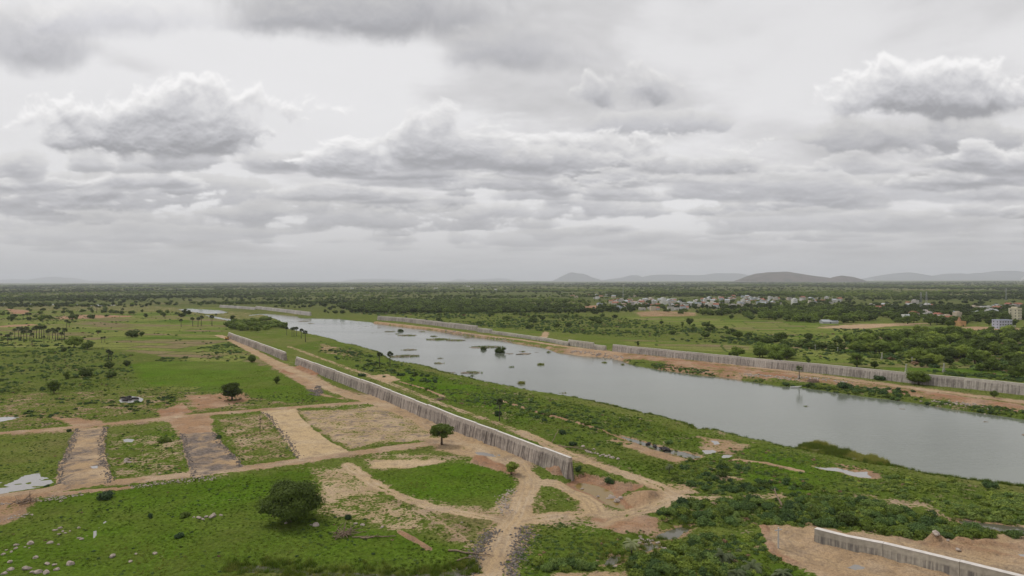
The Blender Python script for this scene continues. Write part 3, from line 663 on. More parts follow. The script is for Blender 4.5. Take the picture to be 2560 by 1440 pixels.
    s = k.mix(k.m('MULTIPLY', k.sm(n1, 0.45, 0.85), 0.6), s, k.mix(0.65, s, (.16, .125, .10)))
    s = k.mix(k.m('MULTIPLY', k.sm(n2, 0.50, 0.9), 0.55), s, (.185, .14, .105))
    s = k.mix(k.m('MULTIPLY', cA.outputs['Alpha'], k.lin(n5, .2, .8, .2, .75)), s, k.mix(k.sm(n3, .3, .7), (.50, .40, .29), (.22, .165, .12)))
    gv = k.mix(k.sm(n2, 0.2, 0.8), (.105, .09, .082), (.23, .19, .165))
    s = k.mix(k.sm(k.m('ADD', grav, k.m('MULTIPLY', k.m('SUBTRACT', n1, 0.5), 0.55)), 0.20, 0.62), s, gv)
    s = k.scale(s, k.lin(st(k.noise(P, 3.0, 3, 0.7)), 0.1, 0.9, 0.78, 1.2))
    g = k.mix(k.m('MULTIPLY', cB.outputs['Alpha'], .42), g, k.mix(k.sm(n4, .3, .7), (.048, .068, .030), (.085, .100, .045)))      # close scrub of the far plain
    c = k.mix(bm, g, s)
    k.l.new(c, b.inputs['Base Color']); b.inputs['Roughness'].default_value = 0.95; b.inputs['Specular IOR Level'].default_value = 0.0
    bp = k.new('ShaderNodeBump'); bp.inputs['Strength'].default_value = 1.0; bp.inputs['Distance'].default_value = 0.6
    hgt = k.m('ADD', k.m('MULTIPLY', k.noise(P, 0.9, 6, 0.7, 0.3), 1.0), k.m('MULTIPLY', k.noise(P, 4.0, 3, 0.7), 0.25))
    k.l.new(hgt, bp.inputs['Height']); k.l.new(bp.outputs[0], b.inputs['Normal'])
    return m
M['ground'] = ground_material()
build_ground()

# ------------------------------------------------------------------ water
def water_mat(name, body, rough, wave, wsc, spec=0.5):
    m = bpy.data.materials.new(name); m.use_nodes = True; k = NT(m.node_tree); b = k.n['Principled BSDF']
    geo = k.new('ShaderNodeNewGeometry'); P = geo.outputs['Position']
    mp = k.new('ShaderNodeMapping'); k.l.new(P, mp.inputs[0]); mp.inputs['Scale'].default_value = (.35, 1.0, 1.0); mp.inputs['Rotation'].default_value = (0, 0, .45)
    n = k.noise(mp.outputs[0], 0.02, 4, 0.6)
    k.l.new(k.mix(k.sm(n, 0.3, 0.7), tuple(v * .93 for v in body), tuple(v * 1.07 for v in body)), b.inputs['Base Color'])
    k.l.new(k.lin(k.noise(mp.outputs[0], 0.012, 3, 0.5), 0.35, 0.65, rough * .7, rough * 1.4), b.inputs['Roughness']); b.inputs['IOR'].default_value = 1.33; b.inputs['Specular IOR Level'].default_value = spec
    bp = k.new('ShaderNodeBump'); bp.inputs['Strength'].default_value = wave; bp.inputs['Distance'].default_value = 0.12
    k.l.new(k.noise(mp.outputs[0], wsc, 3, 0.6), bp.inputs['Height']); k.l.new(bp.outputs[0], b.inputs['Normal'])
    return m
M['river'] = water_mat('river_water', (.132, .146, .118), .10, .4, .5)
M['pool'] = water_mat('pool_water', (.10, .095, .07), .05, .05, 1.2)
M['mud'] = water_mat('muddy_water', (.20, .135, .045), .12, .05, 1.2, .3)
M['grey_pool'] = water_mat('grey_pool_water', (.26, .25, .24), .12, .05, 1.2)
def grow(P, d):
    c = P.mean(0); n = len(P); out = []
    e = np.roll(P, -1, 0) - P; nr = np.stack([e[:, 1], -e[:, 0]], 1); nr /= (np.linalg.norm(nr, axis=1)[:, None] + 1e-9)
    area = 0.5 * np.sum(P[:, 0] * np.roll(P[:, 1], -1) - np.roll(P[:, 0], -1) * P[:, 1])
    if area < 0: nr = -nr
    for i in range(n):
        v = nr[i] + nr[i - 1]; v /= (np.linalg.norm(v) + 1e-9); out.append(P[i] + v * d)
    return np.array(out)
def sheet(name, P, z, material):
    from mathutils.geometry import tessellate_polygon
    V = [Vector((p[0], p[1], z)) for p in P]; T = np.array(tessellate_polygon([V]))
    V = np.array([v[:] for v in V]); a, b_, c = V[T[:, 0]], V[T[:, 1]], V[T[:, 2]]
    nz = np.cross(b_ - a, c - a)[:, 2]; T[nz < 0] = T[nz < 0][:, ::-1]
    return obj(name, mk_mesh(name, V, [T], material))
lo = [px(420, 768, ZW), px(2700, 1000, ZW)]
river_quad = np.array([px(-700, 752, ZW), px(620, 752, ZW), px(1060, 800, ZW), px(1600, 880, ZW), px(2100, 955, ZW), px(2560, 1030, ZW), px(3300, 1140, ZW), px(3300, 1420, ZW), px(2560, 1245, ZW), px(2100, 1168, ZW), px(1700, 1085, ZW), px(1300, 995, ZW), px(950, 905, ZW), px(640, 830, ZW), px(380, 790, ZW), px(-700, 775, ZW)])
tag(sheet('river', river_quad, ZW, M['river']), 'broad calm grey green river crossing the plain', 'river', kind='structure')
pool_names = {'muddy_pond': ('brown muddy pond at the foot of the wall end', 'pond', 'mud'), 'creek_pool': ('still dark creek pool between green bushes', 'creek', 'pool'),
              'reed_creek': ('narrow creek hidden among dark reeds', 'creek', 'pool'), 'side_channel': ('narrow dark side channel on the grassy river bank', 'channel', 'pool'),
              'puddle': ('small shallow puddle lying on the open ground', 'puddle', 'grey_pool'), 'bank_pond': ('pale pond in the grass of the river bank', 'pond', 'grey_pool'), 'marsh_pool': ('shallow grey marsh pool in the meadow beside the causeway', 'marsh', 'grey_pool')}
for P, z, bed, nm in POOLS:
    lb, ct, mt = pool_names[nm]
    tag(sheet(nm, grow(P, 1.6), z, M[mt]), lb, ct, 'pools' if nm == 'creek_pool' else ('puddles' if nm == 'puddle' else None), 'structure')
# ------------------------------------------------------------------ concrete flood walls
def concrete(name, light, dark, new=False):
    m = bpy.data.materials.new(name); m.use_nodes = True; k = NT(m.node_tree); b = k.n['Principled BSDF']
    uv = k.new('ShaderNodeUVMap'); sp = k.new('ShaderNodeSeparateXYZ'); k.l.new(uv.outputs[0], sp.inputs[0]); u, v, _ = sp.outputs
    def n(us, vs, detail=4, off=0.0): return k.noise(k.comb(k.m('MULTIPLY', u, us), k.m('MULTIPLY', v, vs), off), 1.0, detail, 0.62)
    streak = n(.55, .06, 5); fine = n(1.5, .07, 3, 4.0); patch = n(.12, .25, 4, 9.0); blot = n(.9, .9, 5, 2.0)
    hgt = k.sm(k.m('ADD', v, k.m('MULTIPLY', k.m('SUBTRACT', patch, .5), .9)), 1.35, .85)     # v = 0 at crest, grows downwards
    low = k.m('SUBTRACT', 1.0, hgt)
    st = k.sm(k.m('ADD', k.m('MULTIPLY', streak, .5), k.m('MULTIPLY', fine, .6)), .47, .66)
    d = k.m('MULTIPLY', k.m('ADD', k.m('MULTIPLY', low, .95), .10), k.m('ADD', k.m('MULTIPLY', st, .85), .18))
    d = k.m('ADD', d, k.m('MULTIPLY', k.sm(patch, .5, .75), .3))
    c = k.mix(d, light, dark)
    c = k.mix(k.m('MULTIPLY', k.sm(fine, .58, .70), k.m('MULTIPLY', low, .65)), c, tuple(min(.6, x * 1.2) for x in light))
    ph = k.m('FRACT', k.m('ADD', k.m('MULTIPLY', u, .78), k.m('MULTIPLY', k.m('SUBTRACT', n(.35, .02, 2, 7.0), .5), 1.6)))
    rib = k.m('MULTIPLY', k.m('MULTIPLY', k.sm(k.m('ABSOLUTE', k.m('SUBTRACT', ph, .5)), .13, .05), low), k.sm(patch, .62, .42))
    c = k.mix(k.m('MULTIPLY', rib, .6), c, tuple(min(.6, x * 1.12) for x in light))
    lift = k.m('FRACT', k.m('MULTIPLY', v, 1 / 1.25)); line = k.m('MULTIPLY', k.sm(lift, .05, .0), .45)
    c = k.mix(line, c, tuple(x * .55 for x in light))
    c = k.scale(c, k.lin(blot, .3, .7, .76, 1.18)); c = k.scale(c, k.lin(n(.045, .0, 2, 12.0), .35, .65, .82, 1.14))
    k.l.new(c, b.inputs['Base Color']); b.inputs['Roughness'].default_value = .9; b.inputs['Specular IOR Level'].default_value = .05
    bp = k.new('ShaderNodeBump'); bp.inputs['Strength'].default_value = .4; bp.inputs['Distance'].default_value = .06
    k.l.new(k.m('ADD', fine, blot), bp.inputs['Height']); k.l.new(bp.outputs[0], b.inputs['Normal'])
    return m
M['conc'] = concrete('weathered_concrete', (.425, .37, .32), (.12, .10, .09))
M['concfar'] = concrete('far_concrete', (.44, .395, .35), (.19, .165, .15))
M['concpale'] = concrete('pale_concrete', (.50, .46, .43), (.30, .275, .26))
M['concnew'] = concrete('newer_concrete', (.42, .385, .32), (.19, .175, .16))
M['cope'] = mat('brightened_cement', (.56, .525, .49), .9, .10, .8)  # clean cement, brightened for the light that falls on wall tops
def build_wall(P, ztop, label, first, idx):
    seg = np.linalg.norm(np.diff(P, axis=0), axis=1); cum = np.concatenate([[0], np.cumsum(seg)]); Lt = cum[-1]
    def at(s): return np.array([np.interp(s, cum, P[:, 0]), np.interp(s, cum, P[:, 1])])
    dist = np.hypot(*P.mean(0))
    pl = 11.0 if dist < 300 else (14.0 if dist < 600 else 22.0)
    n = max(1, round(Lt / pl)); pl = Lt / n
    root = thing('flood_wall', label, 'wall', (P[0][0], P[0][1], 0.0)); root['kind'] = 'thing'; org = np.array([P[0][0], P[0][1], 0.0])
    rng = np.random.default_rng(100 + idx)
    near = idx == 10
    # the land side of every wall is the side away from the river
    for i in range(n):
        s0, s1 = i * pl + .03, (i + 1) * pl - .03
        dz = rng.normal(0, .05) + (0.22 * ((i // 3) % 2) if idx in (0, 1, 2) else 0)
        sub = [s0, (s0 + s1) / 2, s1]
        V = []; U = []
        tw, bl, brr, dep = (.42, 1.75, 1.25, 8.2) if not near else (.6, .75, .75, 5.0)
        full = 6.8 if not near else 4.0
        prof = [(-bl, -full), (-tw, 0.0), (tw, 0.0), (brr, -full)]
        if not near: prof = [(-bl, -full), (-tw - .32, -1.25), (-tw - .22, -1.2), (-tw, 0.0), (tw, 0.0), (tw + .16, -1.2), (brr, -full)]
        m_ = len(prof)
        for s in sub:
            c = at(s); d = at(min(s + .5, Lt)) - at(max(s - .5, 0)); d /= np.linalg.norm(d); nr = np.array([-d[1], d[0]])
            for (o_, z) in prof:
                p = c + nr * o_; zz = ztop + z + dz; V.append((p[0], p[1], zz)); U.append((s + idx * 37.0 + (3.0 if o_ > 0 else 0), -z))
        Q = [(a * m_ + j, (a + 1) * m_ + j, (a + 1) * m_ + j + 1, a * m_ + j + 1) for a in range(2) for j in range(m_ - 1)]
        Q += [(a * m_, a * m_ + m_ - 1, (a + 1) * m_ + m_ - 1, (a + 1) * m_) for a in range(2)]
        V = np.array(V) - org
        e0 = list(range(m_)); e1 = [2 * m_ + q for q in range(m_)]
        T = []
        for e, flip in ((e0, 0), (e1, 1)):
            for q in range(1, m_ - 1): T.append((e[0], e[q], e[q + 1]) if not flip else (e[0], e[q + 1], e[q]))
        me = mk_mesh('panel', V, [np.array(Q)[:, ::-1], np.array(T)[:, ::-1]], M['concnew' if near or idx in (3, 4, 5, 6) else ('conc' if idx < 2 else ('concpale' if idx in (8, 9) else 'concfar'))], uv=U)
        pn = obj('panel', me, root)
        # capping strip: cleaner cement, with the top's stronger light put into its colour
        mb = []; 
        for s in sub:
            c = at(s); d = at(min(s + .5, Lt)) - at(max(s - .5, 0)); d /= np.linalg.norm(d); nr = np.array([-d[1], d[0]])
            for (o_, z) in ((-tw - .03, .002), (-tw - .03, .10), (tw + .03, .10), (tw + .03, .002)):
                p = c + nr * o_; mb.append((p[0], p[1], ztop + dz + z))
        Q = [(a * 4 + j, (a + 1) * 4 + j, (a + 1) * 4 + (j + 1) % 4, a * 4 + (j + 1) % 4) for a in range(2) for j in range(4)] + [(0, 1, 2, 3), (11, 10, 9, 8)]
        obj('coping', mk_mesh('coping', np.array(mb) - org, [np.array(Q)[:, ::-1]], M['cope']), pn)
    return root
for i, (P, z, lb) in enumerate(WALLS): build_wall(P, z, lb, i == 0, i)

# ------------------------------------------------------------------ far hills
def hill_mat(name, a, b_):
    m = bpy.data.materials.new(name); m.use_nodes = True; k = NT(m.node_tree); b = k.n['Principled BSDF']
    geo = k.new('ShaderNodeNewGeometry'); n = k.noise(geo.outputs['Position'], .006, 6, .65)
    k.l.new(k.mix(k.sm(n, .35, .65), a, b_), b.inputs['Base Color']); b.inputs['Roughness'].default_value = 1.0; b.inputs['Specular IOR Level'].default_value = 0.0
    return m
M['hill'] = hill_mat('wooded_hill', (.040, .058, .045), (.075, .075, .06))
M['hillbrown'] = hill_mat('stony_hill', (.055, .055, .040), (.12, .09, .07))
def build_hill(dist, profile, label, material, thick=.35, seed=0):
    """profile: crest heights above the plain traced as (u, v); the ridge stands at its own distance with its own depth"""
    us = np.array([p[0] for p in profile], float); hs = np.array([max(0.0, (HORY(p[0]) - p[1])) / F * dist + (CAM_H if p[1] < HORY(p[0]) else 0) for p in profile])
    n = 140; uu = np.linspace(us[0], us[-1], n); hh = np.interp(uu, us, hs)
    wx = (uu - CX) / F * dist; W = wx[-1] - wx[0]; dp = max(300.0, W * thick)
    m = 24; rows = np.linspace(-1, 1, m); V = []
    for r in rows:
        yy = dist + r * dp; prof = np.cos(r * math.pi / 2) ** .9 if abs(r) < 1 else 0.0
        nz = fbm(wx + r * dp * .7, np.full(n, yy), dist * .05, 5, seed)
        sh = np.interp(wx + (nz - .5) * W * .02, wx, hh)
        edge = np.minimum(1, np.minimum(np.arange(n), np.arange(n)[::-1]) / 4)
        V.append(np.stack([wx, np.full(n, yy), -8 + (sh + 8) * prof * (1 + (nz - .5) * .35) * edge], 1))
    V = np.concatenate(V); i = np.arange(m - 1)[:, None] * n; j = np.arange(n - 1)[None, :]
    Q = np.stack([i + j, i + j + 1, i + n + j + 1, i + n + j], -1).reshape(-1, 4)
    o = obj('hill', mk_mesh('hill', V, [Q], material, smooth=True)); tag(o, label, 'hill', kind='structure'); return o
def HORY(u): return 704.6 - 7.6 * u / 2560
build_hill(15000, [(1858, 699), (1875, 690), (1895, 682), (1925, 678.5), (1965, 679), (1990, 683), (2030, 689), (2075, 696), (2085, 699)], 'dark flat-topped hill standing before the pale ranges', M['hillbrown'], .5, 3)
build_hill(14500, [(2065, 699), (2085, 692), (2105, 689), (2130, 692), (2150, 698)], 'low brown quarried hill beside the dark flat-topped hill', M['hillbrown'], .5, 4)
build_hill(36000, [(1380, 701), (1395, 696), (1407, 690), (1415, 686.5), (1424, 683), (1432, 682.5), (1445, 685), (1458, 685.5), (1468, 688.5), (1480, 694), (1500, 699)], 'isolated pale blue domed hill on the horizon', M['hill'], .5, 5)
build_hill(39000, [(1490, 701), (1540, 696), (1560, 693), (1575, 688), (1590, 688), (1605, 694), (1620, 689), (1640, 686), (1680, 685), (1720, 687), (1760, 688), (1790, 684), (1840, 683), (1870, 688), (1900, 697)], 'long pale blue range of low hills on the horizon', M['hill'], .3, 6)
build_hill(34000, [(2190, 698), (2215, 690), (2240, 684), (2260, 681), (2280, 685), (2300, 692), (2330, 690), (2345, 693), (2370, 686), (2385, 683), (2405, 686), (2420, 688), (2445, 683), (2470, 684), (2490, 680), (2515, 677), (2545, 681), (2600, 686), (2700, 696)], 'blue grey range of rounded hills above the right of town', M['hill'], .3, 7)
build_hill(46000, [(-100, 704), (0, 699), (40, 697), (60, 701), (90, 700), (130, 691), (150, 700), (165, 694), (185, 701), (260, 703)], 'faint blue grey peaks low on the plain horizon', M['hill'], .3, 8)
build_hill(50000, [(860, 702), (900, 698), (950, 697), (1000, 699), (1050, 701)], 'very faint long low hill on the plain horizon', M['hill'], .3, 9)
build_hill(50000, [(1120, 702), (1145, 697), (1170, 700), (1220, 698), (1240, 695), (1265, 697), (1290, 701)], 'very faint twin low hills on the plain horizon', M['hill'], .3, 10)
# ------------------------------------------------------------------ plants
def leaf_cards(C, Nrm, size, rng, aspect=.7):
    """small quads at C facing about Nrm"""
    n = len(C); Nn = Nrm + np.array([0, 0, .25]) + rng.normal(0, .5, (n, 3)); Nn /= np.linalg.norm(Nn, axis=1)[:, None]
    r = rng.normal(0, 1, (n, 3)); A = np.cross(Nn, r); A /= np.linalg.norm(A, axis=1)[:, None]; B = np.cross(Nn, A)
    s = (size * rng.uniform(.6, 1.35, n))[:, None]
    A = A * s; B = B * s * aspect
    V = np.stack([C - A, C - B * .9, C + A, C + B * .9], 1).reshape(-1, 3)
    Q = np.arange(4 * n).reshape(-1, 4)
    return V, Q
def crown_mesh(name, blobs, n, size, rng, material, core=.72, dome=0.0):
    """blobs: (centre, radii); leaves sit on the skins of many overlapping clumps"""
    V = []; Q = []; T = []; k = 0
    rad = np.array([np.prod(b[1]) ** (2 / 3) for b in blobs]); share = np.maximum(6, (n * rad / rad.sum()).astype(int))
    for (c, r), m in zip(blobs, share):
        c = np.array(c); r = np.array(r)
        d = rng.normal(0, 1, (m, 3)); d /= np.linalg.norm(d, axis=1)[:, None]
        d[:, 2] = np.where(d[:, 2] < -.35, -d[:, 2], d[:, 2])
        rr = rng.uniform(.72, 1.12, m)[:, None]
        v, q = leaf_cards(c + d * r * rr, d, size, rng)
        V.append(v); Q.append(q + k); k += len(v)
        if core:
            v, t = ICO1; jit = 1 + .16 * rng.normal(0, 1, (len(v), 1))
            V.append(c + v * r * core * jit); T.append(t + k); k += len(v)
    return mk_mesh(name, np.concatenate(V), [np.concatenate(Q)] + ([np.concatenate(T)] if T else []), material)
def tree_protos(kind, n, size, seed, material):
    """unit tree: height 1; returns (crown mesh, trunk mesh)"""
    rng = np.random.default_rng(seed); blobs = []
    mb = MB()
    if kind == 'round':      # dense round head on a short stem
        cz, rx, rz, nb = .56, .44, .40, 24
    elif kind == 'wide':
        cz, rx, rz, nb = .54, .60, .38, 30
    elif kind == 'umbrella':
        cz, rx, rz, nb = .70, .56, .22, 22
    elif kind == 'low':      # crown down to the ground
        cz, rx, rz, nb = .50, .60, .44, 30
    elif kind == 'forked':
        cz, rx, rz, nb = .64, .52, .30, 26
    else:                    # 'tall'
        cz, rx, rz, nb = .54, .34, .42, 22
    lean = rng.normal(0, .04, 2)
    for i in range(nb):
        d = rng.normal(0, 1, 3); d /= np.linalg.norm(d); rr = rng.uniform(.35, .95) ** .6
        c = np.array([d[0] * rx * rr * .82, d[1] * rx * rr * .82, cz + d[2] * rz * rr * .8])
        if kind == 'umbrella' and d[2] < 0: c[2] = cz - rz * .35 * rr
        s = rng.uniform(.26, .46) * min(rx, rz * 1.4)
        blobs.append((c + np.array([*lean, 0]), (s * 1.15, s * 1.15, s * .85)))
    th = cz - rz * .45
    mb.tube([(0, 0, -.06), (lean[0] * .3, lean[1] * .3, th * .5), (lean[0], lean[1], th), (lean[0], lean[1], cz)], [.045, .034, .028, .012], 7)
    for i in range(6):
        b = blobs[rng.integers(nb)][0]; p0 = np.array([lean[0], lean[1], th * rng.uniform(.75, 1.1)])
        mb.tube([p0, (p0 + b) / 2 + rng.normal(0, .02, 3), b], [.02, .013, .005], 5)
    if kind == 'forked':
        mb.tube([(.09, .02, -.05), (.07, .01, th * .6), (.12, .0, cz)], [.03, .024, .01], 6)
    return crown_mesh('crown', blobs, n, size, rng, material), mb.mesh('trunk', M['bark'], True)
KINDS = ('round', 'wide', 'low', 'tall', 'round', 'wide')
TREE = {'hi': [], 'mid': [], 'low': []}
for lod, n, s in (('hi', 4200, .026), ('mid', 1300, .042), ('low', 260, .085)):
    for q, kd in enumerate(KINDS): TREE[lod].append(tree_protos(kd, n, s, 40 + q, M['leaf']))
UMB = tree_protos('forked', 4600, .030, 78, M['leaf'])
BIG = tree_protos('low', 15000, .022, 91, M['leaf'])
def shrub_mesh(n, size, seed, material, flat=.55):
    rng = np.random.default_rng(seed); blobs = []
    for i in range(9):
        a = rng.uniform(0, 6.28); r = rng.uniform(0, .6); s = rng.uniform(.28, .45)
        blobs.append(((r * math.cos(a), r * math.sin(a), flat * rng.uniform(.25, .75) * (1 - r * .5)), (s, s, s * .75)))
    return crown_mesh('foliage', blobs, n, size, rng, material, .7)
SHRUB = {'hi': [shrub_mesh(520, .085, 300 + q, M['feather' if q < 3 else 'leaf'], .5 + .12 * (q % 3)) for q in range(5)] + [shrub_mesh(420, .085, 309, M['dry'], .5)],
         'low': [shrub_mesh(110, .17, 320 + q, M['feather' if q < 3 else 'leaf'], .5 + .12 * (q % 3)) for q in range(5)] + [shrub_mesh(100, .17, 329, M['dry'], .5)]}
def fan_palm(seed, nl=64):
    """unit palm with a round head of stiff fan leaves, height 1"""
    rng = np.random.default_rng(seed); mb = MB(); b = rng.normal(0, .025, 2)
    mb.tube([(0, 0, -.03), (b[0] * .3, b[1] * .3, .4), (b[0], b[1], .80)], [.026, .018, .014], 7)
    V = []; T = []; k = 0; top = np.array([b[0], b[1], .80])
    for i in range(nl):
        el = rng.uniform(-.75, 1.35); a = rng.uniform(0, 6.28)
        d = np.array([math.cos(el) * math.cos(a), math.cos(el) * math.sin(a), math.sin(el)]); st = rng.uniform(.05, .115); R_ = rng.uniform(.075, .11)
        o_ = top + d * st; side = np.cross(d, (0, 0, 1)); side /= np.linalg.norm(side) + 1e-6; up = np.cross(side, d)
        tw = rng.uniform(-.9, .9); sd = side * math.cos(tw) + up * math.sin(tw)
        pts = [o_]
        for j in range(9):
            t = -1.5 + 3.0 * j / 8; rr = R_ * (1 if j % 2 == 0 else .78)
            pts.append(o_ + rr * (math.cos(t) * d + math.sin(t) * sd) - np.array([0, 0, .012 * (abs(t) + .3)]))
        V += pts; T += [(k, k + j, k + j + 1) for j in range(1, 9)]; k += len(pts)
        V += [top - side * .004, top + side * .004, o_]; T += [(k, k + 1, k + 2)]; k += 3
    return mk_mesh('crown', V, [np.array(T)], M['palmleaf']), mb.mesh('trunk', M['palmbark'], True)
def feather_palm(seed, nf=34, trunk=.62, fl=.42, leafn=11):
    rng = np.random.default_rng(seed); mb = MB(); b = rng.normal(0, .015, 2)
    mb.tube([(0, 0, -.04), (b[0] * .5, b[1] * .5, trunk * .5), (b[0], b[1], trunk)], [.032, .027, .03], 7)
    V = []; Q = []; k = 0; top = np.array([b[0], b[1], trunk])
    for i in range(nf):
        el = rng.uniform(-.25, 1.35); a = rng.uniform(0, 6.28); Lf = fl * rng.uniform(.8, 1.1)
        hd = np.array([math.cos(a), math.sin(a), 0]); sd = np.array([-math.sin(a), math.cos(a), 0]); p = top.copy(); e = el
        for j in range(leafn):
            d = hd * math.cos(e) + np.array([0, 0, 1]) * math.sin(e); q_ = p + d * Lf / leafn
            w = Lf * .19 * math.sin(math.pi * (j + .8) / (leafn + 1.2)) + .004
            dn = np.array([0, 0, -w * .45])
            for s in (-1, 1):
                V += [p, q_, q_ + sd * s * w + dn + d * w * .5, p + sd * s * w * .55 + dn * .6 + d * w * .5]; Q.append((k, k + 1, k + 2, k + 3)); k += 4
            p = q_; e -= (1.55 + el * .35) / leafn
    return mk_mesh('crown', V, [np.array(Q)], M['palmleaf']), mb.mesh('trunk', M['palmbark'], True)
FANP = [fan_palm(500 + q) for q in range(4)]
FEAP = [feather_palm(520 + q) for q in range(2)]
BUSHP = [feather_palm(540 + q, 46, .06, .95, 9) for q in range(2)]
def tuft_mesh(seed, n=16, h=1.0, spread=.45, w=.05):
    rng = np.random.default_rng(seed); V = []; T = []
    for i in range(n):
        a = rng.uniform(0, 6.28); r = rng.uniform(0, spread); b = np.array([r * math.cos(a), r * math.sin(a), -.05])
        ln = rng.normal(0, .35, 2); t = rng.uniform(0, 6.28); hh = h * rng.uniform(.55, 1.05)
        s = np.array([math.cos(t), math.sin(t), 0]) * w * rng.uniform(.7, 1.4)
        V += [b - s, b + s, b + np.array([ln[0] * hh, ln[1] * hh, hh])]; T.append((3 * i, 3 * i + 1, 3 * i + 2))
    return mk_mesh('blades', V, [np.array(T)], M['grass'])
TUFT = [tuft_mesh(600 + q, 18, .8, .5, .10) for q in range(3)]
REED = [tuft_mesh(620 + q, 46, 1.0, .55, .045) for q in range(3)]
def bare_tree(seed):
    rng = np.random.default_rng(seed); mb = MB()
    mb.tube([(0, 0, -.05), (.01, 0, .4), (.0, .02, .7), (.03, 0, 1.0)], [.018, .014, .009, .003], 6)
    for i in range(22):
        z = rng.uniform(.35, .95); a = rng.uniform(0, 6.28); l = rng.uniform(.12, .3) * (1.25 - z)
        p = np.array([.0, .0, z]); d = np.array([math.cos(a), math.sin(a), .7]); mb.tube([p, p + d * l * .5, p + d * l + np.array([0, 0, .04])], [.007, .005, .002], 4)
    return mb.mesh('trunk', M['bark'], True)
def thicket_leafless(): pass

RN = np.random.default_rng(2024)
def plant(name, meshes, x, y, h, label, cat, group=None, tint=.5, sink=.1, rz=None, zs=1.0, xy=1.0, z=None):
    z = H1(x, y) if z is None else z
    root = thing(name, label, cat, (x, y, z - sink), RN.uniform(0, 6.28) if rz is None else rz, (h * xy, h * xy, h * zs), group)
    for m_ in meshes:
        c = obj(m_.name.split('.')[0], m_, root); c['tint'] = float(tint) + (.08 if name == 'broadleaf_tree' else 0.0)
    return root
def pxh(u, v0, v1, z=0.0):
    """place and height of a thing whose foot is at (u, v0) and top at v1"""
    x, y = px(u, v0, z); dep = math.hypot(y, 0); return x, y, (v0 - v1) / F * y
# --- single trees one can point at: (u, foot v, top v, kind, width factor, tint, label)
SOLO = [
    (725, 1303, 1194, 'big', 1.12, .10, 'large dense dark green tree with crown down to the meadow'),
    (580, 1000, 947, 'hi0', 1.15, .10, 'round dark tree on a short trunk beside reddish bare earth'),
    (1105, 1116, 1060, 'umb', 1.05, .28, 'small rounded tree with two stems beside the dirt yard'),
    (135, 984, 948, 'hi4', 1.0, .3, 'rounded green tree with visible trunk in the left meadow scrub'),
    (217, 943, 916, 'hi2', 1.0, .1, 'squat dark bush-like tree among scrub west of the paddy'),
    (167, 948, 925, 'hi3', .95, .5, 'light green small tree next to the squat dark tree'),
    (630, 906, 884, 'hi2', .75, .12, 'compact dark tree at the edge of the wall track'),
    (692, 959, 938, 'mid3', 1.1, .2, 'small slanting tree alone in the bright green meadow'),
    (1277, 1189, 1150, 'mid0', 1.0, .75, 'young yellowish leafed tree beside the forked dirt track'),
    (2296, 961, 921, 'hi1', 1.15, .42, 'broad olive tree standing before the long far wall'),
    (2486, 995, 974, 'mid5', .8, .3, 'small forked tree on the red bank below the wall'),
    (2142, 918, 876, 'hi3', 1.25, .42, 'tall bushy light tree behind the far wall by paddy'),
    (2186, 921, 898, 'hi0', 1.0, .05, 'dark small tree behind the far wall beside tall bushy tree'),
    (2021, 908, 892, 'mid3', 1.0, .15, 'little dark tree close behind the far wall crest'),
    (332, 843, 822, 'mid2', 1.3, .15, 'broad dark bush-like tree alone in the rice fields'),
    (353, 842, 826, 'mid0', .9, .12, 'small tree joined to the broad dark field bush'),
    (247, 831, 824, 'low2', 1.6, .05, 'flat dark bush in the middle of the rice fields'),
    (185, 869, 836, 'hi1', 1.05, .55, 'leafy bright green tree beside the palm grove'),
    (218, 873, 850, 'mid1', 1.1, .3, 'spreading tree right next to the bright green grove tree'),
    (160, 879, 866, 'mid2', .9, .05, 'dark low tree in front of the palm grove'),
    (273, 921, 901, 'mid2', 1.1, .08, 'dark round bush tree above the stony patch in scrub'),
    (277, 945, 926, 'mid2', 1.1, .1, 'dark round bush tree below the stony patch in scrub'),
    (317, 915, 898, 'mid2', 1.0, .08, 'dark bush tree at the upper corner of the paddy'),
    (1252, 875, 852, 'mid2', 1.0, .05, 'dark dense tree at the end of the wooded islet'),
    (1209, 868, 853, 'mid1', .9, .15, 'smaller tree on the wooded islet in the river'),
    (1001, 824, 813, 'mid2', 1.25, .05, 'dark round bush growing from the far bank shallows'),
    (1333, 810, 790, 'mid1', .95, .08, 'dark tree alone in scrub beyond the far wall'),
    (1421, 818, 803, 'mid1', .95, .15, 'grey green tree in the scrub beyond the low wall'),
    (1653, 811, 799, 'mid0', 1.0, .1, 'small round tree in the pasture beyond the far wall'),
    (1724, 813, 792, 'mid5', .8, .12, 'dark tree with bare trunk in the pasture'),
    (1782, 826, 809, 'mid4', 1.0, .12, 'leaning dark tree at the pasture edge by the hedge'),
    (1706, 817, 802, 'mid3', .9, .3, 'slender palm-like tree in the open pasture'),
    (1595, 864, 850, 'mid3', .9, .1, 'dark little tree on the rough ground behind the wall'),
    (1950, 852, 826, 'mid1', 1.15, .2, 'broad tree at the end of the pasture hedge'),
    (1825, 902, 880, 'mid3', .7, .1, 'grey green tree behind the wall beside leafy clump'),
    (2305, 917, 905, 'mid2', 1.0, .12, 'dark low tree rising behind the broad olive tree'),
    (2545, 945, 905, 'hi1', 1.0, .18, 'big spreading dark tree at the wood edge behind the wall'),
    (305, 787, 775, 'mid5', .8, .1, 'tree beside the lone twin palms at the field edge'),
    (582, 805, 785, 'mid3', 1.2, .08, 'tall dark tree over the upstream side channel'),
    (462, 787, 770, 'mid3', 1.2, .08, 'pair-like dark tree in the upstream shallows'),
    (472, 788, 772, 'mid0', 1.0, .08, 'round dark tree in the upstream shallows')]
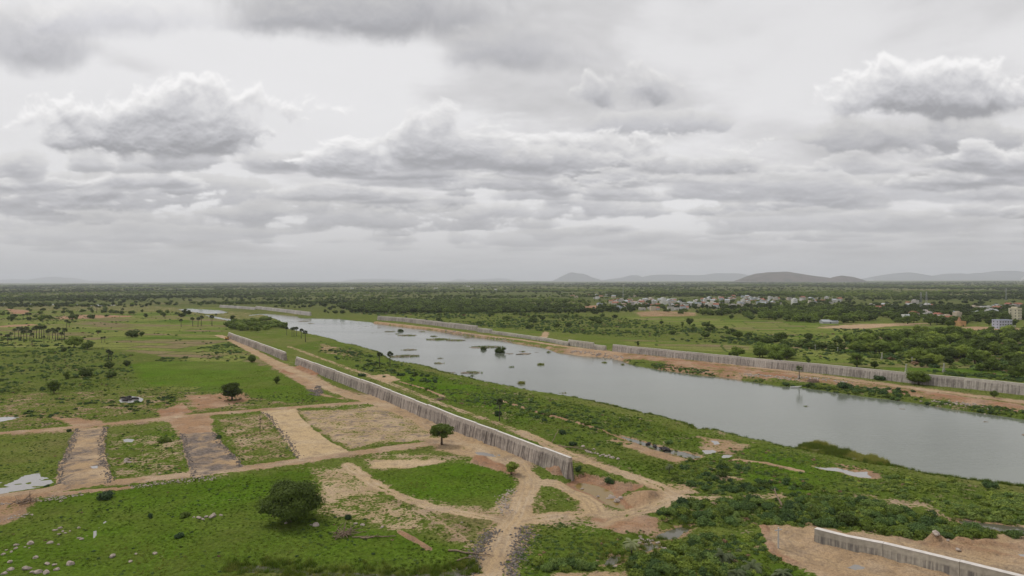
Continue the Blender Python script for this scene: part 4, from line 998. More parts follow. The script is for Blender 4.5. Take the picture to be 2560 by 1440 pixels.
for (u, v0, v1, kd, wf, tn, lb) in SOLO:
    x, y, h = pxh(u, v0, v1)
    if kd == 'big': ms = BIG
    elif kd == 'umb': ms = UMB
    else: ms = TREE[kd[:-1]][int(kd[-1])]
    plant('broadleaf_tree', ms, x, y, h, lb, 'tree', None, tn, sink=.05 * h if kd != 'umb' else .2, xy=wf)
# --- palms: (u, foot v, top v, group key)
PG = 'fan palms of the grove in the rice fields'
PAL = [(20, 862, 833), (28, 853, 829), (37, 845, 819), (52, 850, 816), (60, 855, 823), (67, 847, 814), (75, 853, 822), (84, 845, 815), (91, 846, 812), (98, 846, 812), (104, 846, 813), (110, 858, 838), (110, 845, 811),
       (123, 850, 820), (139, 852, 822), (144, 848, 816), (155, 855, 828), (161, 851, 818), (47, 847, 815), (167, 820, 798), (173, 818, 802), (3, 850, 832), (80, 858, 830), (118, 848, 824), (131, 846, 818)]
for q, (u, v0, v1) in enumerate(PAL):
    x, y, h = pxh(u, v0, v1); plant('fan_palm', FANP[q % 4], x, y, h, 'grey green fan palm in the grove among rice fields', 'palm', PG, RN.uniform(.2, .6), xy=1.15)
PAL2 = [(717, 838, 816, 'a'), (730, 842, 817, 'a'), (735, 841, 816, 'a'), (741, 840, 816, 'a'), (753, 846, 820, 'a'), (764, 855, 824, 'a'),
        (949, 917, 878, 'b'), (975, 917, 876, 'b'), (254, 858, 841, 'c'), (262, 856, 840, 'c'), (271, 902, 872, 'd'), (279, 902, 876, 'd'),
        (453, 818, 796, 'e'), (306, 787, 769, 'f'), (242, 782, 762, 'g'), (482, 816, 792, 'h'), (495, 817, 792, 'h'), (503, 815, 788, 'h'), (530, 815, 786, 'h'), (540, 796, 782, 'h'), (58, 800, 784, 'k'), (68, 801, 780, 'k'), (75, 801, 781, 'k'), (83, 806, 795, 'k'), (290, 786, 776, 'f'), (297, 787, 777, 'f')]
PLAB = {'a': ('fan palm in the row above the river bank near the wall gap', 'river bank palms'), 'b': ('slender fan palm at the water edge of the near bank', 'twin palms at the water edge'),
        'c': ('stunted brownish fan palm in the rice fields', 'stunted palms'), 'd': ('fan palm standing in dense scrub by the paddies', 'scrub palms'), 'e': ('lone tall fan palm in the open rice fields', None),
        'f': ('fan palm in the small cluster near the upstream fields', 'upstream field palms'), 'g': ('lone reddish fan palm by the sandy upstream reach', None), 'h': ('fan palm in the thicket beside the upstream channel', 'thicket palms'), 'k': ('tall fan palm at the far edge of the rice fields', 'far field palms')}
for q, (u, v0, v1, g) in enumerate(PAL2):
    x, y, h = pxh(u, v0, v1); plant('fan_palm', FANP[q % 4], x, y, h, PLAB[g][0], 'palm', PLAB[g][1], RN.uniform(.05, .4), xy=1.2)
x, y, h = pxh(1998, 950, 913); plant('fan_palm', FANP[1], x, y, h, 'round headed palm on the far bank before the long wall', 'palm', None, .75, xy=1.35)
x, y, h = pxh(1249, 1052, 992); plant('fan_palm', FANP[2], x, y, h, 'tall palm with thin trunk on the near river bank', 'palm', None, .15, xy=.85)
FP = [(1579, 1378, 1327, FEAP[0], 1.35, .7, 'date palm with drooping fronds beside the creek rocks'), (1673, 1184, 1155, FEAP[1], 1.2, .3, 'small dark date palm on the grassy river bank'),
      (1181, 938, 923, FEAP[0], 1.2, .1, 'tiny palm growing on a river islet'),
      (1805, 1400, 1352, BUSHP[0], .9, .12, 'dark bushy young palm at the wood edge above the clearing'), (1880, 1423, 1378, BUSHP[1], .85, .12, 'dark bushy young palm in the middle of the clearing'),
      (1846, 1378, 1366, BUSHP[0], .9, .15, 'tiniest bushy palm on the sandy spot of the clearing'), (1955, 1440, 1402, BUSHP[1], .9, .15, 'dark bushy young palm next to the earth track'), (1842, 1440, 1406, BUSHP[0], .9, .12, 'dark bushy young palm in the lower thicket of clearing')]
for (u, v0, v1, ms, wf, tn, lb) in FP:
    x, y, h = pxh(u, v0, v1); plant('date_palm', ms, x, y, h, lb, 'palm', None, tn, xy=wf)
BT = bare_tree(5)
for (u, v0, v1, lb) in ((650, 1085, 1036, 'thin leafless tree in the patchy plot between causeways'), (104, 998, 985, 'thin leafless sapling beside the left meadow tree'), (2291, 845, 826, 'leafless grey tree among the paddies beyond the wall')):
    x, y, h = pxh(u, v0, v1); root = thing('bare_tree', lb, 'tree', (x, y, H1(x, y) - .1), 0, h); obj('trunk', BT, root)

import re
def where(l): return re.split(r'\b(?:tree|shrub|bush) ', l, maxsplit=1)[1]
def tone_word(t): return 'dark' if t < .22 else ('mid green' if t < .42 else ('light green' if t < .65 else 'yellow green'))
def size_word(h, hr): f = (h - hr[0]) / (hr[1] - hr[0] + 1e-6); return 'small' if f < .34 else ('middling' if f < .67 else 'large')
# --- random trees: regions of (outline, count, height range, tint range, label, group, share of shrubby kinds)
TREES = []   # candidates (x, y, h, kind, tint, region)
REG_T = {
    'wood': ([(2110, 856), (2300, 838), (2560, 836), (2760, 850), (2760, 950), (2560, 935), (2400, 925), (2290, 918), (2240, 892), (2130, 882)], 260, (5.5, 11.5), (.0, .75), 'dense dark tree of the wood beyond the far wall', 'wood beyond the far wall'),
    'band': ([(840, 766), (1000, 751), (1250, 762), (1230, 774), (1000, 786), (880, 782)], 330, (8, 11), (.15, .5), 'tree of the dense green belt beyond the river', 'green belt beyond the river'),
    'mid': ([(1740, 788), (1900, 777), (2100, 772), (2300, 785), (2110, 811), (1950, 803), (1760, 797)], 260, (8, 12), (.1, .55), 'tree in the grove between pasture and village', 'grove before the village'),
    'end': ([(590, 802), (690, 800), (718, 822), (650, 833), (560, 820)], 75, (5, 9), (.3, .7), 'leafy tree in the thicket behind the detached wall', 'thicket behind the detached wall'),
    'hedge': ([(1870, 845), (2000, 858), (2110, 876), (2110, 882), (1980, 868), (1860, 852)], 26, (4, 6), (.1, .35), 'tree in the hedge crossing the green paddies', 'hedge across the paddies'),
    'clump': ([(1840, 893), (1905, 878), (1960, 882), (2000, 905), (1960, 906), (1880, 900)], 14, (7, 9), (.15, .65), 'tree of the leafy clump close behind the far wall', 'leafy clump behind the far wall'),
    'scat': ([(960, 800), (1280, 770), (1600, 800), (1930, 835), (2200, 850), (2140, 866), (1650, 850), (1300, 826)], 60, (4, 8), (.05, .4), 'scattered tree in the scrub plain beyond the far wall', 'scattered trees beyond the far wall'),
    'left': ([(0, 772), (420, 776), (480, 800), (300, 800), (200, 815), (0, 800)], 55, (5, 8), (.05, .4), 'small tree at the edge of the upstream fields', 'trees by the upstream fields'),
    'town': ([(2220, 790), (2560, 780), (2560, 822), (2420, 815), (2240, 812)], 70, (8, 12), (.05, .35), 'dark tree among the town buildings', 'trees among the town buildings'),
    'vill': ([(1400, 752), (1960, 742), (2280, 752), (2260, 785), (1980, 780), (1500, 792)], 150, (5, 8.5), (.0, .4), 'tree among the white village houses', 'trees among village houses'),
}
def rand_in(P, n, rng, cl=0):
    lo, hi = P.min(0), P.max(0); out = []
    while len(out) < n:
        q = rng.uniform(lo, hi, (n * 6 + 60, 2)); q = q[inside(q[:, 0], q[:, 1], P)]
        if cl and len(q): q = q[rng.uniform(0, 1, len(q)) < .04 + .96 * sstep(.42, .62, fbm(q[:, 0], q[:, 1], cl, 3, 7))]
        out += list(q)
    return np.array(out[:n])
for key, (poly, n, hr, tr, lb, gp) in REG_T.items():
    Pw = pxs(poly); pts = rand_in(Pw, n, RN, {'left': 60, 'scat': 80, 'vill': 90, 'mid': 60}.get(key, 0))
    for (x, y) in pts: TREES.append((x, y, RN.uniform(*hr), int(RN.integers(0, 6)), RN.uniform(*tr), key))
# far woodland: thins with distance, gathered in belts
def far_trees(n):
    r = np.exp(RN.uniform(math.log(1150), math.log(16000), n)); a = RN.uniform(-.72, .72, n)
    X, Y = r * np.sin(a), r * np.cos(a)
    m = fbm(X, Y, 900, 3, 61) * .55 + fbm(X * .5, Y * 2.2, 260, 3, 62) * .45
    belt = sstep(.47, .54, m); keep = RN.uniform(0, 1, n) < (.05 + .72 * belt)
    vill = inside(X, Y, pxs(REG_T['vill'][0])); keep &= ~vill | (RN.uniform(0, 1, n) < .35)
    rv = np.zeros(n, bool)
    for P in [RIVER] + UPSTREAM: rv |= sdf(X, Y, P, 40) > -12
    for p in PATCH[0:2] + PATCH[-14:]: 
        if p[2] > .55 or p[7] > .9: rv |= inside(X, Y, p[0])
    rv |= inside(X, Y, pxs([(530, 764), (700, 770), (800, 778), (860, 800), (640, 800), (530, 786)]))
    keep &= ~rv
    return X[keep], Y[keep], r[keep]
FX, FY, FR = far_trees(85000)
fh = (3.5 + 6.5 * RN.uniform(0, 1, len(FX)) ** 1.3) * (1 + .35 * sstep(3000, 9000, FR)); ft = np.clip((fbm(FX, FY, 600, 3, 63) - .5) * 1.5 + .24 + RN.normal(0, .13, len(FX)), 0, 1)
cand = sorted(TREES, key=lambda t: -t[2] / math.hypot(t[0], t[1]))
NT_THINGS = 240
zz = None
cx_ = np.array([t[0] for t in cand]); cy_ = np.array([t[1] for t in cand]); cz_, cc_ = terrain(cx_, cy_)
vis, _, _, _ = in_view(cx_, cy_, cz_ + 4, 0)
okw = cc_['river'] < -6
for (P, z, l) in WALLS: okw &= ldist(cx_, cy_, P, 30) > 5.0
cand = [(c, z) for c, z, v, w in zip(cand, cz_, vis, okw) if w]
visd = [v for v, w in zip(vis, okw) if w]
picked = [c for c, v in zip(cand, visd) if v][:NT_THINGS]; pk = set(id(c[0]) for c in picked)
for (x, y, h, kd, tn, key), z in picked:
    d = math.hypot(x, y); s = 683 * h / d
    ms = TREE['hi' if s > 22 else ('mid' if s > 8 else 'low')][kd]
    plant('broadleaf_tree', ms, x, y, h, f"{size_word(h, REG_T[key][2])} {tone_word(tn)} {('round', 'spreading', 'bushy', 'slender', 'round', 'spreading')[kd]} tree {where(REG_T[key][4])}", 'tree', REG_T[key][5], tn, sink=.3, z=z, xy=1.12)
rest = [c for c in cand if id(c[0]) not in pk]

# --- geometry-node scatter for what nobody could count
def scatter(name, label, cat, protos, X, Y, Z, S, pick, tint, sz=None):
    n = len(X)
    me = bpy.data.meshes.new(name); me.vertices.add(n); me.vertices.foreach_set('co', np.stack([X, Y, Z], 1).astype(np.float32).ravel())
    SS = np.stack([S, S, S if sz is None else sz], 1).astype(np.float32)
    a = me.attributes.new('scl', 'FLOAT_VECTOR', 'POINT'); a.data.foreach_set('vector', SS.ravel())
    a = me.attributes.new('spin', 'FLOAT_VECTOR', 'POINT'); sp = np.zeros((n, 3), np.float32); sp[:, 2] = RN.uniform(0, 6.28, n); a.data.foreach_set('vector', sp.ravel())
    a = me.attributes.new('pick', 'INT', 'POINT'); a.data.foreach_set('value', np.asarray(pick, np.int32))
    a = me.attributes.new('tint', 'FLOAT', 'POINT'); a.data.foreach_set('value', np.asarray(tint, np.float32))
    o = obj(name, me); tag(o, label, cat, kind='stuff')
    coll = bpy.data.collections.new(name + '_sources')
    for i, p in enumerate(protos):
        for q, m_ in enumerate(p if isinstance(p, tuple) else (p,)):
            if q == 0: po = bpy.data.objects.new(f'{name}_source_{i:02d}', m_); coll.objects.link(po)
    g = bpy.data.node_groups.new(name, 'GeometryNodeTree')
    g.interface.new_socket('Geometry', in_out='INPUT', socket_type='NodeSocketGeometry'); g.interface.new_socket('Geometry', in_out='OUTPUT', socket_type='NodeSocketGeometry')
    N = g.nodes; gi = N.new('NodeGroupInput'); go = N.new('NodeGroupOutput'); ip = N.new('GeometryNodeInstanceOnPoints'); ci = N.new('GeometryNodeCollectionInfo')
    ci.inputs[0].default_value = coll; ci.inputs['Separate Children'].default_value = True; ci.inputs['Reset Children'].default_value = True
    ip.inputs['Pick Instance'].default_value = True
    def at(nm, ty):
        q = N.new('GeometryNodeInputNamedAttribute'); q.data_type = ty; q.inputs['Name'].default_value = nm; return q.outputs['Attribute']
    lk = g.links.new
    lk(gi.outputs[0], ip.inputs['Points']); lk(ci.outputs[0], ip.inputs['Instance']); lk(at('pick', 'INT'), ip.inputs['Instance Index'])
    lk(at('spin', 'FLOAT_VECTOR'), ip.inputs['Rotation']); lk(at('scl', 'FLOAT_VECTOR'), ip.inputs['Scale']); lk(ip.outputs[0], go.inputs[0])
    md = o.modifiers.new('scatter', 'NODES'); md.node_group = g
    return o
RX = np.concatenate([np.array([c[0][0] for c in rest]), FX]); RY = np.concatenate([np.array([c[0][1] for c in rest]), FY])
RH = np.concatenate([np.array([c[0][2] for c in rest]), fh]); RT = np.concatenate([np.array([c[0][4] for c in rest]), ft])
RZ, _c = terrain(RX, RY)
RK = RN.integers(0, 6, len(RX))
scatter('distant_woodland', 'far woodland covering the plain to the horizon', 'woodland', TREE['low'], RX, RY, RZ - .4, RH * (1.25 + .9 * sstep(2200, 7000, np.hypot(RX, RY))), RK, RT, RH)

# --- shrubs
REG_S = {
    'thicket': ([(1640, 1290), (1700, 1255), (1950, 1255), (2110, 1245), (2300, 1285), (2400, 1312), (2560, 1335), (2560, 1350), (2330, 1350), (2200, 1336), (2040, 1314), (1900, 1312), (1780, 1318), (1720, 1312), (1670, 1318)], 300, (1.2, 2.5), (.2, .75), 'leafy green shrub in the creek thicket before the low wall', 'creek thicket shrubs'),
    'lower': ([(1555, 1400), (1640, 1372), (1700, 1350), (1760, 1345), (1790, 1370), (1780, 1440), (1560, 1445)], 90, (1.2, 2.6), (.2, .8), 'bushy shrub in the thicket below the date palm', 'thicket below the date palm'),
    'row': ([(1345, 1408), (1400, 1400), (1490, 1405), (1480, 1425), (1360, 1428)], 20, (1.3, 2.2), (.4, .8), 'bright round shrub in the clump beside the entry track', 'clump beside the entry track'),
    'bank': ([(1100, 960), (1430, 1018), (1600, 1055), (1745, 1092), (1640, 1120), (1500, 1095), (1300, 1040), (1150, 1000)], 260, (.7, 1.8), (.25, .8), 'low shrub on the long grassy river bank', 'river bank shrubs'),
    'bank2': ([(1700, 1150), (1860, 1170), (2040, 1215), (2000, 1240), (1760, 1235), (1660, 1195)], 90, (.9, 2.0), (.05, .35), 'blue green feathery shrub on the grassy bank beyond the track', 'feathery bank shrubs'),
    'tuss': ([(2060, 1165), (2250, 1185), (2560, 1236), (2700, 1280), (2560, 1318), (2400, 1290), (2250, 1242), (2150, 1215)], 420, (.7, 1.6), (.55, 1.0), 'tussocky low shrub on the broad bank above the creek', 'tussocky bank shrubs'),
    'bank3': ([(760, 868), (880, 872), (960, 900), (1100, 945), (1100, 985), (960, 945), (860, 905)], 120, (1.0, 2.4), (.05, .4), 'dark shrub on the upper river bank near the wall gap', 'upper river bank shrubs'),
    'leftscrub': ([(0, 880), (250, 868), (330, 885), (340, 950), (120, 1000), (0, 1005)], 260, (.8, 2.0), (.1, .6), 'scrubby bush in the overgrown left meadow', 'overgrown meadow bushes'),
    'leftlow': ([(0, 1002), (380, 975), (450, 1000), (380, 1030), (150, 1045), (0, 1045)], 90, (.7, 1.6), (.0, .35), 'blue green shrub between the meadow and the upper track', 'shrubs above the upper track'),
    'plot': ([(480, 875), (580, 855), (640, 900), (560, 905), (500, 900)], 130, (.9, 1.9), (.2, .6), 'bush in the scrub patch beside the wall track', 'scrub patch beside the wall track'),
    'paddyrow': ([(380, 895), (470, 893), (470, 904), (385, 904)], 40, (.9, 1.6), (.05, .4), 'bush in the line above the bright paddy', 'bushes above the bright paddy'),
    'farbank': ([(1960, 955), (2120, 962), (2280, 980), (2420, 1005), (2560, 1028), (2560, 1042), (2380, 1020), (2200, 994), (2000, 968)], 210, (.9, 2.2), (.05, .55), 'green shrub on the far bank below the dirt road', 'far bank shrubs'),
    'farbank2': ([(1560, 898), (1700, 918), (1930, 952), (1930, 962), (1650, 924), (1570, 908)], 80, (.7, 1.6), (.1, .6), 'small shrub along the far shore of the river', 'far shore shrubs'),
    'scrubfar': ([(980, 800), (1280, 775), (1600, 805), (1930, 840), (1930, 866), (1650, 850), (1300, 824)], 900, (1.2, 2.8), (.1, .5), 'shrub of the scrub plain behind the far wall', 'scrub plain behind the far wall'),
    'hedgefar': ([(1800, 842), (2010, 860), (2260, 898), (2330, 906), (2330, 914), (2240, 904), (2000, 870), (1800, 850)], 190, (1.2, 2.6), (.05, .3), 'bush of the dark hedge between paddies', 'dark hedge between paddies'),
    'hedge2': ([(2080, 822), (2280, 825), (2290, 836), (2090, 830)], 130, (1.2, 2.4), (.05, .3), 'bush of the hedge below the bare field', 'hedge below the bare field'),
    'wallright': ([(2320, 925), (2560, 945), (2560, 955), (2340, 936)], 90, (1.2, 2.4), (.1, .5), 'bush growing close behind the right end of far wall', 'bushes behind the far wall'),
}
def clear_of_pool(X, Y, P, nm):
    r = sdf(X, Y, P, 12) < -.7
    if nm in ('creek_pool', 'muddy_pond', 'side_channel', 'bank_pond'):
        for q in (1.5, 3.0, 4.5, 6.0): r &= sdf(X, Y + q, P, 12) < -.3          # banks kept open by the cattle
    return r
SH = []
for key, (poly, n, hr, tr, lb, gp) in REG_S.items():
    for (x, y) in rand_in(pxs(poly), n, RN, 0 if key in ('thicket', 'lower', 'row', 'hedgefar', 'hedge2') else (60 if key == 'scrubfar' else 22)): SH.append((x, y, RN.uniform(*hr), int(RN.integers(0, 5)), RN.uniform(*tr), key))
sx = np.array([s[0] for s in SH]); sy = np.array([s[1] for s in SH]); sz, scv = terrain(sx, sy)
ok = (scv['river'] < -.5)
for (P, z, l) in WALLS: ok &= ldist(sx, sy, P, 30) > 3.2
for P, wd, z, b, r, g in TRACKS: ok &= ldist(sx, sy, P, 30) > wd * .5 + .8
for P, z, bed, nm in POOLS: ok &= clear_of_pool(sx, sy, P, nm)
vis, _, _, _ = in_view(sx, sy, sz + 1, 0)
SH = [(s, z, v) for s, z, v, o_ in zip(SH, sz, vis, ok) if o_]
order = sorted([q for q in SH if q[2]], key=lambda q: -q[0][2] / math.hypot(q[0][0], q[0][1]))
first = set(id(q[0]) for q in order[:270])
for (x, y, h, kd, tn, key), z, v in order[:270]:
    near = math.hypot(x, y) < 330
    o = plant('shrub', [SHRUB['hi' if near else 'low'][kd]], x, y, h, f"{size_word(h, REG_S[key][2])} {tone_word(tn)} {'feathery' if kd < 3 else 'broad leaved'} {('low', 'rounded', 'upright')[kd % 3]} shrub {where(REG_S[key][4])}", 'shrub', REG_S[key][5], tn, sink=.15, z=z, zs=1.15, xy=1.05)
rs = [q for q in SH if id(q[0]) not in first]
A_ = np.array([(s[0], s[1], z, s[2], s[3], s[4]) for s, z, v in rs])
def undergrowth():
    """small stuff between the shrubs"""
    out = []
    for poly, n, hr, tr, cl in (
        ([(800, 852), (900, 872), (960, 892), (1060, 924), (1190, 958), (1430, 1004), (1600, 1042), (1745, 1085), (1730, 1110), (1620, 1105), (1500, 1120), (1300, 1058), (1130, 1005), (960, 940), (850, 896)], 1700, (.3, 1.1), (.2, 1.0), 16),
        ([(1745, 1085), (1860, 1105), (1990, 1130), (2180, 1170), (2560, 1232), (2560, 1320), (2380, 1290), (2200, 1240), (2000, 1240), (1750, 1235), (1650, 1195), (1740, 1150)], 1300, (.3, .95), (.45, 1.0), 14),
        ([(1640, 1290), (1950, 1250), (2110, 1240), (2560, 1335), (2330, 1350), (2040, 1314), (1720, 1320)], 500, (.5, 1.4), (.4, 1.0), 0),
        ([(1300, 1310), (1640, 1300), (1560, 1400), (1300, 1440)], 420, (.25, .7), (.3, .9), 10),
        ([(1560, 1400), (1740, 1345), (1900, 1335), (2000, 1440), (1560, 1445)], 500, (.4, 1.2), (.2, .95), 10),
        ([(0, 1290), (300, 1225), (640, 1192), (790, 1200), (1180, 1380), (1150, 1420), (0, 1440)], 420, (.2, .6), (.0, .7), 9),
        ([(0, 875), (260, 868), (330, 890), (340, 955), (250, 985), (0, 1010)], 900, (.4, 1.2), (.05, .8), 18), ([(350, 960), (560, 970), (760, 985), (850, 1000), (600, 1005), (380, 985)], 160, (.3, .8), (.05, .8), 14), ([(480, 872), (590, 858), (640, 900), (500, 902)], 200, (.5, 1.3), (.2, .8), 12),
        ([(0, 1095), (150, 1090), (140, 1180), (0, 1200)], 80, (.25, .7), (.1, .7), 8), ([(280, 1085), (455, 1062), (460, 1185), (290, 1200)], 150, (.25, .8), (.0, .7), 8), ([(545, 1050), (655, 1035), (745, 1140), (600, 1160)], 130, (.25, .7), (.0, .7), 8),
        ([(0, 1010), (380, 975), (850, 1000), (660, 1018), (0, 1072)], 420, (.3, .9), (.0, .6), 10),
        ([(1560, 896), (1930, 948), (2560, 1026), (2560, 1046), (1930, 963), (1580, 912)], 1500, (.35, 1.3), (.1, .9), 12),
        ([(960, 800), (1280, 770), (1600, 800), (1930, 835), (1930, 866), (1650, 850), (1300, 824)], 2600, (.7, 2.0), (.1, .8), 40),
        ([(1930, 835), (2560, 828), (2560, 950), (2250, 922), (1930, 893)], 1300, (.6, 2.2), (.05, .8), 30),
        ([(2110, 856), (2300, 838), (2560, 836), (2560, 935), (2290, 918), (2130, 882)], 500, (2.0, 4.0), (.05, .6), 0),
        ([(840, 766), (1250, 760), (1230, 790), (900, 790)], 500, (2.0, 4.0), (.2, .6), 0),
        ([(0, 775), (560, 775), (640, 800), (560, 860), (0, 870)], 500, (.5, 2.0), (.05, .6), 40), ([(0, 845), (130, 850), (230, 840), (240, 872), (100, 872), (0, 870)], 120, (1.0, 2.6), (.05, .5), 20), ([(10, 800), (180, 790), (200, 812), (60, 815)], 60, (1.2, 2.8), (.05, .4), 30)):
        for (x, y) in rand_in(pxs(poly), n, RN, cl): out.append((x, y, 0, RN.uniform(*hr), 5 if RN.uniform() < .05 else RN.integers(0, 5), RN.uniform(*tr)))
    O = np.array(out); Z, C = terrain(O[:, 0], O[:, 1]); O[:, 2] = Z; ok = (C['river'] < -.4) & (C['bare'] < .85)
    for (P, z, l) in WALLS: ok &= ldist(O[:, 0], O[:, 1], P, 30) > 2.6
    for P, wd, z, b, r, g in TRACKS: ok &= ldist(O[:, 0], O[:, 1], P, 30) > wd * .5 + .2
    for P, z, bed, nm in POOLS: ok &= clear_of_pool(O[:, 0], O[:, 1], P, nm)
    return O[ok]
A_ = np.concatenate([A_, undergrowth()])
scatter('scrub_cover', 'low scrub growing over the banks and rough ground', 'scrub', SHRUB['low'], A_[:, 0], A_[:, 1], A_[:, 2] - .15, A_[:, 3], A_[:, 4], A_[:, 5])
# shrubs that stand out singly: (u, v, width px, height px, mesh, tint, label)
ONE = [(272, 1243, 66, 30, 0, .02, 'big dark green shrub on the edge of the lower track'), (1522, 1197, 40, 22, 1, .15, 'feathery shrub on the brink of the red pit'),
       (1447, 1180, 26, 20, 2, .1, 'dark shrub growing against the wall end'), (175, 1078, 18, 12, 0, .1, 'dark shrub at the head of the left causeway'),
       (548, 1100, 26, 14, 1, .1, 'shrub at the rubble corner of the middle causeway'), (443, 1344, 40, 18, 0, .0, 'lone blue green shrub in the smooth lower meadow'),
       (375, 1294, 18, 16, 2, .0, 'small dark bush beside the meadow stone heap'), (460, 1292, 40, 18, 4, .25, 'brownish bush left of the pale rocks'), (872, 1298, 24, 22, 0, .0, 'blue green bush between rocks by the brush pile'),
       (1705, 1265, 60, 34, 1, .05, 'large dark feathery shrub at the bend of the track'), (413, 1105, 54, 22, 3, .5, 'bright sprawling shrub between the causeways'),
       (906, 941, 30, 12, 0, .1, 'round dark shrub on the bank above the white gravel'), (1362, 1055, 26, 14, 1, .1, 'round feathery shrub on the bank near the tall palm'), (1405, 1085, 30, 16, 2, .05, 'dark round shrub on the bank below the side channel'), (1435, 1115, 32, 16, 0, .05, 'dark round shrub above the fallen trunks'),
       (2200, 950, 44, 18, 0, .15, 'large feathery bush on the far shore near the stone well'), (2110, 968, 60, 22, 1, .2, 'wide green bush leaning over the far shore water'), (1245, 1040, 24, 18, 2, .1, 'dark shrub at the foot of the tall bank palm'), (2470, 1212, 50, 26, 0, .2, 'tall shrub on the water edge of the broad bank'), (2380, 1200, 40, 20, 3, .8, 'yellowish shrub on the water edge of the broad bank'),
       (2110, 1312, 100, 46, 3, .08, 'largest dark shrub behind the low wall'), (1640, 1420, 70, 34, 1, .2, 'feathery shrub in the middle of the lower thicket'), (1990, 1275, 70, 30, 0, .08, 'dark shrub in the hollow behind the earth bank'), (118, 1218, 20, 10, 1, .15, 'small shrub standing in the marsh edge')]
for (u, v, w, hh, q, tn, lb) in ONE:
    x, y = px(u, v); W = w / F * y; Hm = hh / F * y
    root = thing('shrub', lb, 'shrub', (x, y, H1(x, y) - .1), RN.uniform(0, 6.28), (W / 2, W / 2, Hm * 1.05)); c = obj('foliage', SHRUB['hi'][q], root); c['tint'] = tn

# --- grass and reeds
def grass(n):
    r = 118 + (RN.uniform(0, 1, n) ** 1.25) * 330; a = RN.uniform(-.70, .70, n); X, Y = r * np.sin(a), r * np.cos(a)
    Z, C = terrain(X, Y); p = (1 - sstep(.15, .6, C['bare'])) * (.25 + .75 * sstep(.35, .62, fbm(X, Y, 9.0, 3, 81)) ) * (.45 + .55 * np.clip(C['scrub'] * 1.5, 0, 1))
    ok = (RN.uniform(0, 1, n) < p) & (C['river'] < -.3)
    for P, z, bed, nm in POOLS: ok &= sdf(X, Y, P, 6) < -.1
    for (P, z, l) in WALLS: ok &= ldist(X, Y, P, 30) > 2.4
    X, Y, Z, S_ = X[ok], Y[ok], Z[ok], C['scrub'][ok]; Lh = C['lush'][ok]
    s = RN.uniform(.2, .55, len(X)) * (.7 + .9 * S_); t = np.clip(.42 + .6 * (fbm(X, Y, 14, 2, 83) - .5) * 2 + (.7 - Lh) * .3 + RN.normal(0, .08, len(X)), 0, 1)
    scatter('grass', 'rough green grass of the meadows and banks', 'grass', TUFT, X, Y, Z - .05, s * 1.5, RN.integers(0, 3, len(X)), t, s)
grass(120000)
def reeds():
    X = []; Y = []; 
    for P, z, bed, nm in POOLS:
        if nm == 'reed_creek':
            for k_ in range(420):
                i = RN.integers(len(P)); t = RN.uniform(); q = P[i] * (1 - t) + P[(i + 1) % len(P)] * t; X.append(q[0] + RN.normal(0, .9)); Y.append(q[1] + RN.normal(.6, 1.1))
        if nm in ('creek_pool', 'side_channel'):
            for k_ in range(22):
                i = RN.integers(len(P)); t = RN.uniform(); q = P[i] * (1 - t) + P[(i + 1) % len(P)] * t; X.append(q[0] + RN.normal(0, .8)); Y.append(q[1] + RN.normal(0, .8))
    S_ = pxs(SHORE_S, ZW)
    for k_ in range(1800):
        i = RN.integers(6, len(S_) - 2); t = RN.uniform(); q = S_[i] * (1 - t) + S_[i + 1] * t; X.append(q[0] + RN.normal(0, 1.2)); Y.append(q[1] - abs(RN.normal(.5, 1.5)))
    X = np.array(X); Y = np.array(Y); Z, C = terrain(X, Y); Z = np.maximum(Z, np.where(C['river'] > 0, ZW, -9))
    ok = C['river'] < .8; X, Y, Z = X[ok], Y[ok], Z[ok]
    s = RN.uniform(.6, 1.35, len(X))
    scatter('reeds', 'dark reeds along creek and river edges', 'reeds', REED, X, Y, Z - .1, s, RN.integers(0, 3, len(X)), np.clip(RN.normal(.55, .2, len(X)), 0, 1))
reeds()
def islet_reed(poly, label, dens=900):
    P = pxs(poly, ZW); pts = rand_in(P, dens, RN); root = thing('reed_bed', label, 'reed bed', (*P.mean(0), ZW))
    c0 = P.mean(0); Vs = []; Ts = []; k = 0
    base = grow(P, .3); n = len(base)
    V = np.concatenate([np.c_[base - c0, np.full(n, -.4)], np.c_[grow(P, -.6) - c0, np.full(n, .35)], [[0, 0, .5]]]);
    Q = [(i, (i + 1) % n, n + (i + 1) % n, n + i) for i in range(n)]; T = [(n + i, n + (i + 1) % n, 2 * n) for i in range(n)]
    obj('mud_bank', mk_mesh('mud_bank', V, [np.array(Q), np.array(T)], M['reedmud']), root)
    hgt = .55 + 1.5 * sstep(.3, .75, fbm(pts[:, 0], pts[:, 1], 5.0, 2, 12)); tan_ = fbm(pts[:, 0], pts[:, 1], 7.0, 2, 15)
    for part_, tn in ((tan_ < .5, .62), (tan_ >= .5, 1.05)):
        Vs = []; Ts = []; k = 0
        for (x, y), hh in zip(pts[part_], hgt[part_]):
            m_ = REED[RN.integers(3)]; co = np.empty(len(m_.vertices) * 3, np.float32); m_.vertices.foreach_get('co', co); co = co.reshape(-1, 3)[:60]
            s = RN.uniform(.8, 1.3); Vs.append(co * (s, s, hh * RN.uniform(.8, 1.2)) + (x - c0[0], y - c0[1], .1)); Ts.append(np.arange(60).reshape(-1, 3) + k); k += 60
        r = obj('reed_blades', mk_mesh('reed_blades', np.concatenate(Vs), [np.concatenate(Ts)], M['grass']), root); r['tint'] = tn; r['kind'] = 'stuff'
M['reedmud'] = mat('reed_mud', (.10, .10, .045), .95, .3, 1.0)
